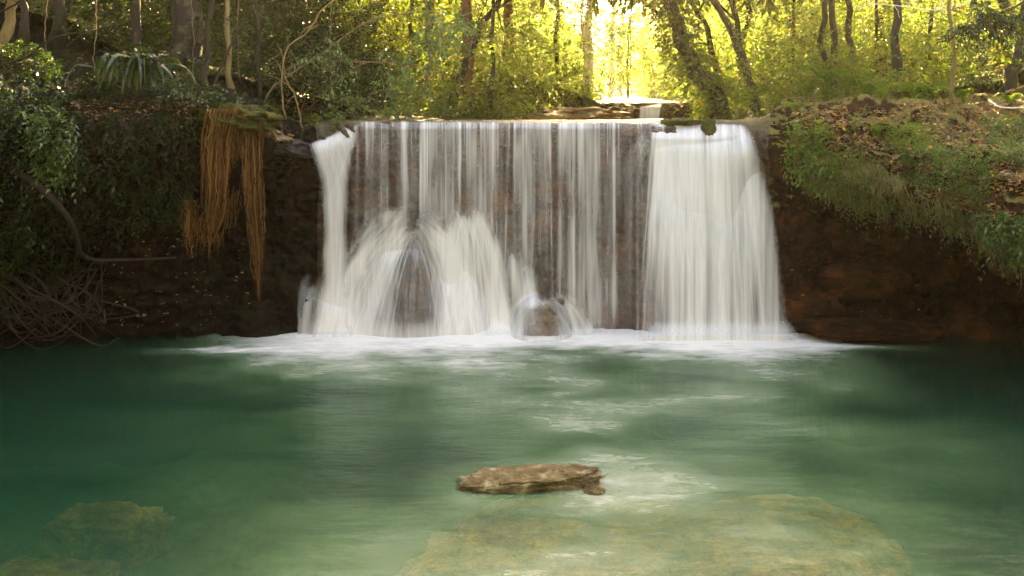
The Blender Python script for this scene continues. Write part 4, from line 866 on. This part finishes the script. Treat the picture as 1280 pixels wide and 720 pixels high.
def litter(n, poly, seed, ls=(.04, .11), thr=-.2):
    r = np.random.default_rng(seed); poly = np.array(poly, float); q = r.uniform(poly.min(0), poly.max(0), (n * 3, 2)); ins = np.zeros(len(q), bool); j = len(poly) - 1
    for i in range(len(poly)):
        c = ((poly[i, 1] > q[:, 1]) != (poly[j, 1] > q[:, 1])) & (q[:, 0] < (poly[j, 0] - poly[i, 0]) * (q[:, 1] - poly[i, 1]) / (poly[j, 1] - poly[i, 1] + 1e-9) + poly[i, 0]); ins ^= c; j = i
    q = q[ins]; q = q[fbm(q[:, 0] * .02, q[:, 1] * .05, q[:, 0] * 0 + seed, 3) > thr][:n]
    p = on_surf(q[:, 0], q[:, 1], .02); return leaves(p, r.normal(size=p.shape) * [1, 1, .35], np.array([0, -.35, 1.0]) + .4 * r.normal(size=p.shape), r.uniform(*ls, len(p)), .5, True)
g = Geo(); g.add(*litter(5200, [(985, 140), (1100, 128), (1300, 125), (1300, 285), (1200, 262), (1120, 235), (1060, 200), (1000, 165)], 441)); g.add(*litter(500, [(90, 125), (330, 128), (330, 150), (90, 150)], 442, thr=-1)); g.add(*litter(160, [(120, 300), (300, 290), (330, 405), (120, 410)], 443, (.04, .09)))
g.add(*litter(90, [(980, 300), (1150, 330), (1150, 412), (980, 412)], 444, (.03, .07)))
tag(g.build('leaf_litter', M['litter']), 'fallen brown, orange and yellow leaves strewn over the banks', None, None, 'stuff')
def strands(n, xs, rows, seed, L, rad, mtl, name, label, kind='stuff', off=.05):
    r = np.random.default_rng(seed); g = Geo()
    x = r.uniform(xs[0], xs[-1], n); ro = np.interp(x, xs, rows) + r.normal(0, 9, n); P = on_surf(x, ro, off)
    for i in range(n):
        l = r.uniform(*L); e = P[i] + [r.normal() * .04, r.normal() * .03 - .02, -l]
        g.add(*tube(wob(spline([P[i] + [0, .06, .05], (P[i] + e) / 2 + [0, -.03, 0], e], 6), .02, 2, i), np.linspace(rad, rad * .3, 6), 4))
    return tag(g.build(name, M[mtl]), label, None, None, kind)
strands(520, (985, 1010, 1060, 1130, 1200, 1285), (190, 212, 235, 250, 270, 330), 451, (.04, .34), .007, 'moss_strand', 'hanging_moss', 'short hanging moss and rootlets fringing the right bank')
strands(700, (990, 1040, 1100, 1130), (170, 205, 225, 240), 452, (.04, .16), .012, 'moss_strand', 'moss_fringe', 'shaggy moss on the face of the right bank near the torrent')
strands(160, (100, 190, 250, 300), (150, 150, 190, 165), 453, (.1, .6), .007, 'root_dark', 'hanging_rootlets', 'dark rootlets dangling under the left bank')
strands(260, (225, 262, 300), (262, 290, 240), 454, (.1, .45), .007, 'root', 'rootlet_fringe', 'orange rootlets on the earth left of the root curtain')
def fern(name, px, row, Y, sz, lab, seed):
    r = np.random.default_rng(seed); c0 = pw(px, row, Y); root = empty(name, c0, lab, 'fern', 'ferns along the top of the right bank')
    for q in range(r.integers(6, 10)):
        an = r.uniform(0, 6.28); L = sz * r.uniform(.7, 1.1); h = L * .95
        p = spline([(0, 0, 0), (math.cos(an) * L * .25, math.sin(an) * L * .25, h * .75), (math.cos(an) * L * .6, math.sin(an) * L * .6, h), (math.cos(an) * L, math.sin(an) * L, h * .7)], 26)
        t_ = norm(np.gradient(p, axis=0)); sd = norm(np.cross(t_, [0, 0, 1.0])); wv = np.sin(np.linspace(.35, 3.1, 26)) * L * .26
        pos = np.concatenate([p, p]); d_ = np.concatenate([sd + t_ * .4, -sd + t_ * .4]); szv = np.concatenate([wv, wv]) + .01
        g = Geo(); g.add(*leaves(pos, d_, np.array([0, 0, 1.0]) + 0 * pos, szv, .28, False)); g.add(*tube(p, np.linspace(.006, .002, 26), 4)); g.build('frond', M['fern'], root)
for i, (px, row, Y, sz, lab) in enumerate([(1008, 128, 17.3, .5, 'large yellow-green fern at the left end of the right bank top'), (1032, 124, 17.6, .65, 'big arching fern in front of the close pair of trunks'), (1058, 122, 17.6, .55, 'bright fern just right of the close pair of trunks'), (1085, 126, 17.4, .4, 'small fern between the trunks on the right bank'),
    (1102, 131, 17.0, .4, 'fern left of the stout lone trunk'), (1143, 128, 17.2, .42, 'broad fern right of the stout lone trunk'), (1168, 130, 17.2, .42, 'fern close to the left of the yellow sapling'), (1205, 131, 17.2, .3, 'little fern right of the yellow sapling'),
    (1142, 135, 16.6, .28, 'tiny fern on the litter below the stout trunk'), (1112, 222, 14.8, .32, 'drooping fern on the edge of the right overhang'), (1095, 178, 15.4, .3, 'fern on the slope below the ferns of the bank top'), (995, 150, 16.6, .35, 'fern growing beside the torrent'), (1262, 135, 16.6, .3, 'small fern by the pale stick at the right edge')]):
    fern('fern', px, row, Y, sz, lab, 460 + i)
# root curtains
def root_curtain(name, lab, outline, Y0, n, seed, mtl='root', rad=.012, thick=.1, twist=0.0):
    """outline: rows with left/right photo columns; a hanging bundle of fibrous roots with real thickness"""
    r = np.random.default_rng(seed); ro = [o_[0] for o_ in outline]; c0 = pw(outline[0][1], ro[0], Y0); root = empty(name, c0, lab, 'hanging roots'); g = Geo()
    for i in range(n):
        u = r.random(); ph = r.uniform(-1, 1); end = ro[0] + (ro[-1] - ro[0]) * (1 - abs(u - .5) * r.uniform(0, 1.3)) * r.uniform(.3, 1.0) ** .6
        rr = np.linspace(ro[0], end, 14); l = np.interp(rr, ro, [o_[1] for o_ in outline]); h = np.interp(rr, ro, [o_[2] for o_ in outline])
        x = l + (h - l) * np.clip(u + .02 * np.sin(rr * .05 + i), 0, 1); Yv = Y0 + ph * thick * (h - l) / max(outline[1][2] - outline[1][1], 1)
        v = np.stack([(x - 640) * Yv / F, Yv, CZ - (rr - HR) * Yv / F], -1) - c0
        g.add(*tube(wob(v, r.uniform(.02, .09), r.uniform(.8, 2.2), i), rad * r.uniform(.3, 1.9) ** 1.3 * np.linspace(1, .35, 14), 5))
    g.build('root_bundle', M[mtl], root, True); return root
root_curtain('root_curtain', 'broad orange curtain of fibrous roots hanging from the left bank', [(136, 258, 300), (175, 252, 288), (240, 252, 284), (275, 250, 280), (305, 250, 268)], 15.5, 330, 501, rad=.008, thick=.22)
root_curtain('root_curtain', 'long tapering orange-brown root tail hanging left of the black rock', [(150, 300, 330), (200, 304, 326), (260, 306, 329), (310, 312, 330), (345, 318, 328), (385, 320, 326)], 15.7, 210, 502, rad=.008, thick=.2)
root_curtain('root_curtain', 'short ragged orange root tuft between the two root curtains', [(140, 280, 306), (170, 283, 304), (200, 287, 298), (218, 289, 294)], 15.5, 90, 503, rad=.008, thick=.2)
root_curtain('root_curtain', 'dark root rope running down in front of the tapering root tail', [(134, 305, 318), (200, 306, 316), (270, 307, 317), (330, 314, 320)], 15.6, 34, 504, 'root_dark', .014, .05)
root_curtain('root_curtain', 'thin pale roots dangling beside the orange earth face', [(250, 228, 244), (300, 226, 246), (330, 224, 250)], 15.6, 26, 505, 'root', .006)
mt = rock('root_mat', pw(296, 146, 15.85), (.66, .5, .2), bpy.data.materials['mossy'], 63, 5, .3, 2.2, rotz=R(-6), tilt=-.12, lab='mossy mat of roots and soil capping the orange root curtains', cat='root mat')
mt2 = rock('root_mat', pw(335, 165, 16.35), (.36, .3, .13), M['boulder'], 65, 5, .3, 2.2, tilt=-.3, lab='tan fibrous mat drooping towards the black shelf rock', cat='root mat')
# tangle of bare roots at the lower left
r = np.random.default_rng(510); g = Geo(); c0 = pw(70, 380, 15.2)
for i in range(90):
    a = on_surf([r.uniform(-20, 135)], [r.uniform(325, 390)], .08)[0]; b_ = on_surf([r.uniform(-20, 150)], [r.uniform(385, 425)], .1)[0]; m_ = (a + b_) / 2 + [r.normal() * .3, -.1 - .2 * r.random(), r.normal() * .2]
    g.add(*tube(spline([a, m_, b_], 12) - c0, np.linspace(.02, .007, 12) * r.uniform(.5, 1.3), 5))
root = empty('root_tangle', c0, 'tangled heap of bare roots at the waterline in the lower left', 'roots'); g.build('root_mass', M['root_dark'], root, True)
def one_branch(name, lab, pts, r0, r1, mtl='vine', cat='branch', twigs=0, seed=0, leafm=None, lsz=.09, n=22, group=None, nl=1.0):
    P = np.array([pw(*q) for q in pts]); c0 = P[0]; root = empty(name, c0, lab, cat, group); r = np.random.default_rng(seed + 900)
    p = wob(spline(P - c0, n), .035, 1.6, seed); g = Geo(); g.add(*tube(p, np.linspace(r0, r1, n), 7, .1, seed)); tips = []
    for i in range(twigs):
        j = r.integers(4, n - 1); e = p[j] + norm(np.gradient(p, axis=0)[j] + r.normal(size=3) * [.9, .5, .9]) * r.uniform(.25, .7)
        g.add(*tube(wob(spline([p[j], (p[j] + e) / 2 + [0, 0, .04], e], 6), .02, 2, i), np.linspace(r1 * 1.1, .003, 6), 5)); tips += [e, (p[j] + e) / 2]
    g.build('stem', M[mtl], root, True)
    if leafm:
        t_ = np.array(tips); t_ = np.repeat(t_, max(1, int(2 * nl)), 0); lg = Geo(); lg.add(*sprays(t_, r.normal(size=t_.shape) * [1, .6, .3] + [0, -.3, -.3], 8, .3, lsz, .4, .7, True, r)); lg.build('foliage', M[leafm], root)
    return root
one_branch('fallen_log', 'mossy fallen log lying at the left end of the lip', [(383, 167, 17.6), (410, 156, 17.9), (437, 144, 18.3)], .075, .07, 'bark', 'log')
one_branch('pale_stick', 'pale curved stick lying on the litter at the right edge', [(1238, 127, 16.6), (1248, 133, 16.3), (1262, 135, 16.2), (1285, 134, 16.2)], .018, .012, 'bark_pale', 'stick')
one_branch('arching_branch', 'long thin branch arching across the upper left corner', [(-20, 86, 15), (30, 72, 15), (70, 46, 15), (120, 38, 15), (150, 26, 15), (182, -8, 15)], .022, .01, 'bark', twigs=5, seed=1)
one_branch('arching_branch', 'thin branch curving out of the top left corner', [(-20, 20, 15), (15, 8, 15), (40, -12, 15)], .02, .012, 'bark', seed=2)
one_branch('arching_branch', 'long bare branch sweeping from the bush above the black rock up to the top', [(327, 138, 17.8), (342, 108, 17.8), (375, 85, 17.9), (410, 62, 18), (440, 38, 18), (475, 22, 18), (520, 16, 18.2), (560, 10, 18.5)], .028, .01, 'vine', twigs=8, seed=3, leafm='leaf_mid')
one_branch('arching_branch', 'nearly level branch with pale hanging leaves above the left of the curtain', [(352, 92, 18), (385, 76, 18), (430, 77, 17.8), (480, 78, 17.6), (520, 82, 17.6), (556, 90, 17.5)], .022, .008, 'vine', twigs=16, seed=4, leafm='herb', lsz=.12)
one_branch('arching_branch', 'branch rising steeply left of the fallen log', [(358, 150, 17.7), (352, 115, 17.7), (358, 62, 17.7), (385, 40, 17.8), (400, 15, 17.8), (430, -10, 18)], .02, .012, 'bark_yellow', twigs=6, seed=5)
one_branch('arching_branch', 'forked stem reaching up right over the root curtain', [(262, 128, 17.3), (275, 85, 17.3), (295, 45, 17.3), (318, 5, 17.3), (325, -20, 17.3)], .03, .014, 'bark', twigs=6, seed=6, leafm='leaf_gloss')
one_branch('arching_branch', 'bent stem beside the fallen log leaning right', [(378, 160, 17.7), (368, 120, 17.8), (357, 96, 17.8), (352, 60, 17.8)], .018, .01, 'bark_yellow', twigs=4, seed=7)
one_branch('arching_branch', 'drooping leafy twig with pale leaves over the middle left of the curtain', [(600, 10, 18.5), (560, 30, 18), (545, 60, 17.8), (540, 85, 17.7)], .012, .005, 'vine', twigs=14, seed=8, leafm='herb', lsz=.13)
one_branch('arching_branch', 'low green twig bending over the left part of the lip', [(440, 150, 18.4), (455, 125, 18), (480, 112, 17.9), (508, 118, 17.8)], .014, .006, 'vine', twigs=14, seed=9, leafm='herb', lsz=.11)
one_branch('arching_branch', 'bare twiggy branch crossing the top near the stout lone trunk', [(1230, -5, 18), (1180, 12, 18), (1130, 8, 18), (1085, 3, 18)], .016, .006, 'bark_pale', twigs=10, seed=10)
one_branch('arching_branch', 'leafy branch hanging in from the top right corner', [(1300, -10, 17), (1262, 12, 17), (1232, 28, 17), (1205, 36, 17)], .02, .007, 'bark', twigs=20, seed=11, leafm='leaf_gloss', lsz=.13, nl=2)
one_branch('arching_branch', 'right arm of the forked yellow sapling reaching up', [(1190, 13, 17.4), (1194, 2, 17.4), (1193, -20, 17.4)], .02, .012, 'bark_yellow', seed=12)
one_branch('arching_branch', 'thick mossy root sloping down the shaded left bank', [(5, 205, 14.2), (50, 235, 14.0), (90, 280, 14.6), (105, 320, 15.3), (150, 325, 15.6), (220, 322, 15.9)], .06, .02, 'root_dark', 'root', seed=13)
# lianas
r = np.random.default_rng(77)
for i, (px, Y, ro0, ro1, lab) in enumerate([(238, 17.5, -20, 120, 'liana hanging beside the mottled twin trunk'), (300, 17.6, -20, 100, 'liana above the root curtain'), (415, 18.5, -20, 120, 'liana above the fallen log'), (448, 20, -20, 140, 'liana at the left end of the curtain'), (553, 21, 20, 148, 'liana right of the pole-straight thin trunk'),
     (572, 22, 60, 150, 'liana below the bromeliad tree'), (590, 22, 50, 148, 'pale liana right of the bromeliad tree'), (660, 26, 0, 140, 'liana left of the wooden shelter'), (724, 28, -20, 120, 'thin straight liana close to the bright pale trunk'), (813, 24, 70, 130, 'short liana over the small distant fall'), (790, 23, 0, 148, 'liana left of the small distant fall'),
     (120, 17, -20, 110, 'liana between the dark crooked trunk and straight brown trunk'), (60, 16.5, -20, 110, 'liana at the upper left'), (1215, 19, -20, 110, 'liana right of the yellow sapling')]):
    one_branch('liana', lab, [(px, ro0, Y), (px + r.uniform(-6, 6), (ro0 + ro1) / 2, Y), (px + r.uniform(-5, 5), ro1, Y)], .012, .008, 'vine', 'liana', seed=20 + i, group='lianas hanging in the forest')
# ------------------------------------------------------------------ timber structures in the forest
def timber(g, a, b, t):
    a, b = np.array(a, float), np.array(b, float); g.add(*tube(np.array([a, b]), t, 4))
c0 = pw(695, 128, 34); root = empty('wooden_shelter', c0, 'small open timber shelter among the trees upstream', 'shelter')
for nm, segs in (('post', [((-.62, 0, -.3), (-.62, 0, .62))]), ('post', [((.0, 0, -.3), (0, 0, .62))]), ('post', [((.55, 0, -.3), (.55, 0, .75))]), ('rail', [((-.95, 0, .60), (.62, 0, .62))]), ('rail', [((-.8, .7, .9), (.5, .7, .95))]), ('brace', [((-.62, 0, .25), (-.3, 0, .58))]), ('brace', [((.55, 0, .25), (.25, 0, .58))]), ('floor_beam', [((-.9, .1, .0), (.7, .1, .0))])):
    g = Geo(); [timber(g, a, b, .045 if nm != 'brace' else .03) for a, b in segs]; g.build(nm, M['plank'], root)
for cxy, lab, kk in ((pw(1272, 128, 18.0), 'reddish timber handrail at the right edge of the photo', 1.0), (pw(952, 130, 30), 'little timber stair rail in the bright leaves right of the lip', 1.5)):
    root = empty('wooden_handrail', cxy, lab, 'handrail')
    for nm, a, b, t in (('post', (-.12, 0, -.1), (-.12, 0, .28), .03), ('post', (.4, .3, -.1), (.4, .3, .45), .03), ('rail', (-.3, -.1, .2), (.9, .5, .5), .032), ('rail', (-.2, -.1, .08), (.9, .5, .3), .022)):
        g = Geo(); timber(g, np.array(a) * kk, np.array(b) * kk, t * kk); g.build(nm, M['plank'], root)

# ------------------------------------------------------------------ haze
hz = mat('haze_air'); pv = N(hz[1], 'VolumePrincipled'); pv.inputs['Color'].default_value = (1.0, 0.93, 0.78, 1)
pv.inputs['Density'].default_value = 0.0008; pv.inputs['Anisotropy'].default_value = 0.92
hz[1].links.new(pv.outputs[0], hz[2].inputs['Volume'])
hx, hy0, hy1, h0, h1 = 70, -50, 125, -4.0, 40
vv = np.array([[x, y, z] for z in (h0, h1) for y in (hy0, hy1) for x in (-hx, hx)])
ff = np.array([[0, 2, 3, 1], [4, 5, 7, 6], [0, 1, 5, 4], [2, 6, 7, 3], [0, 4, 6, 2], [1, 3, 7, 5]])
hb = mesh_obj('haze', vv, ff, hz[0]); tag(hb, 'warm sunlit haze hanging in the valley air', None, None, 'stuff')
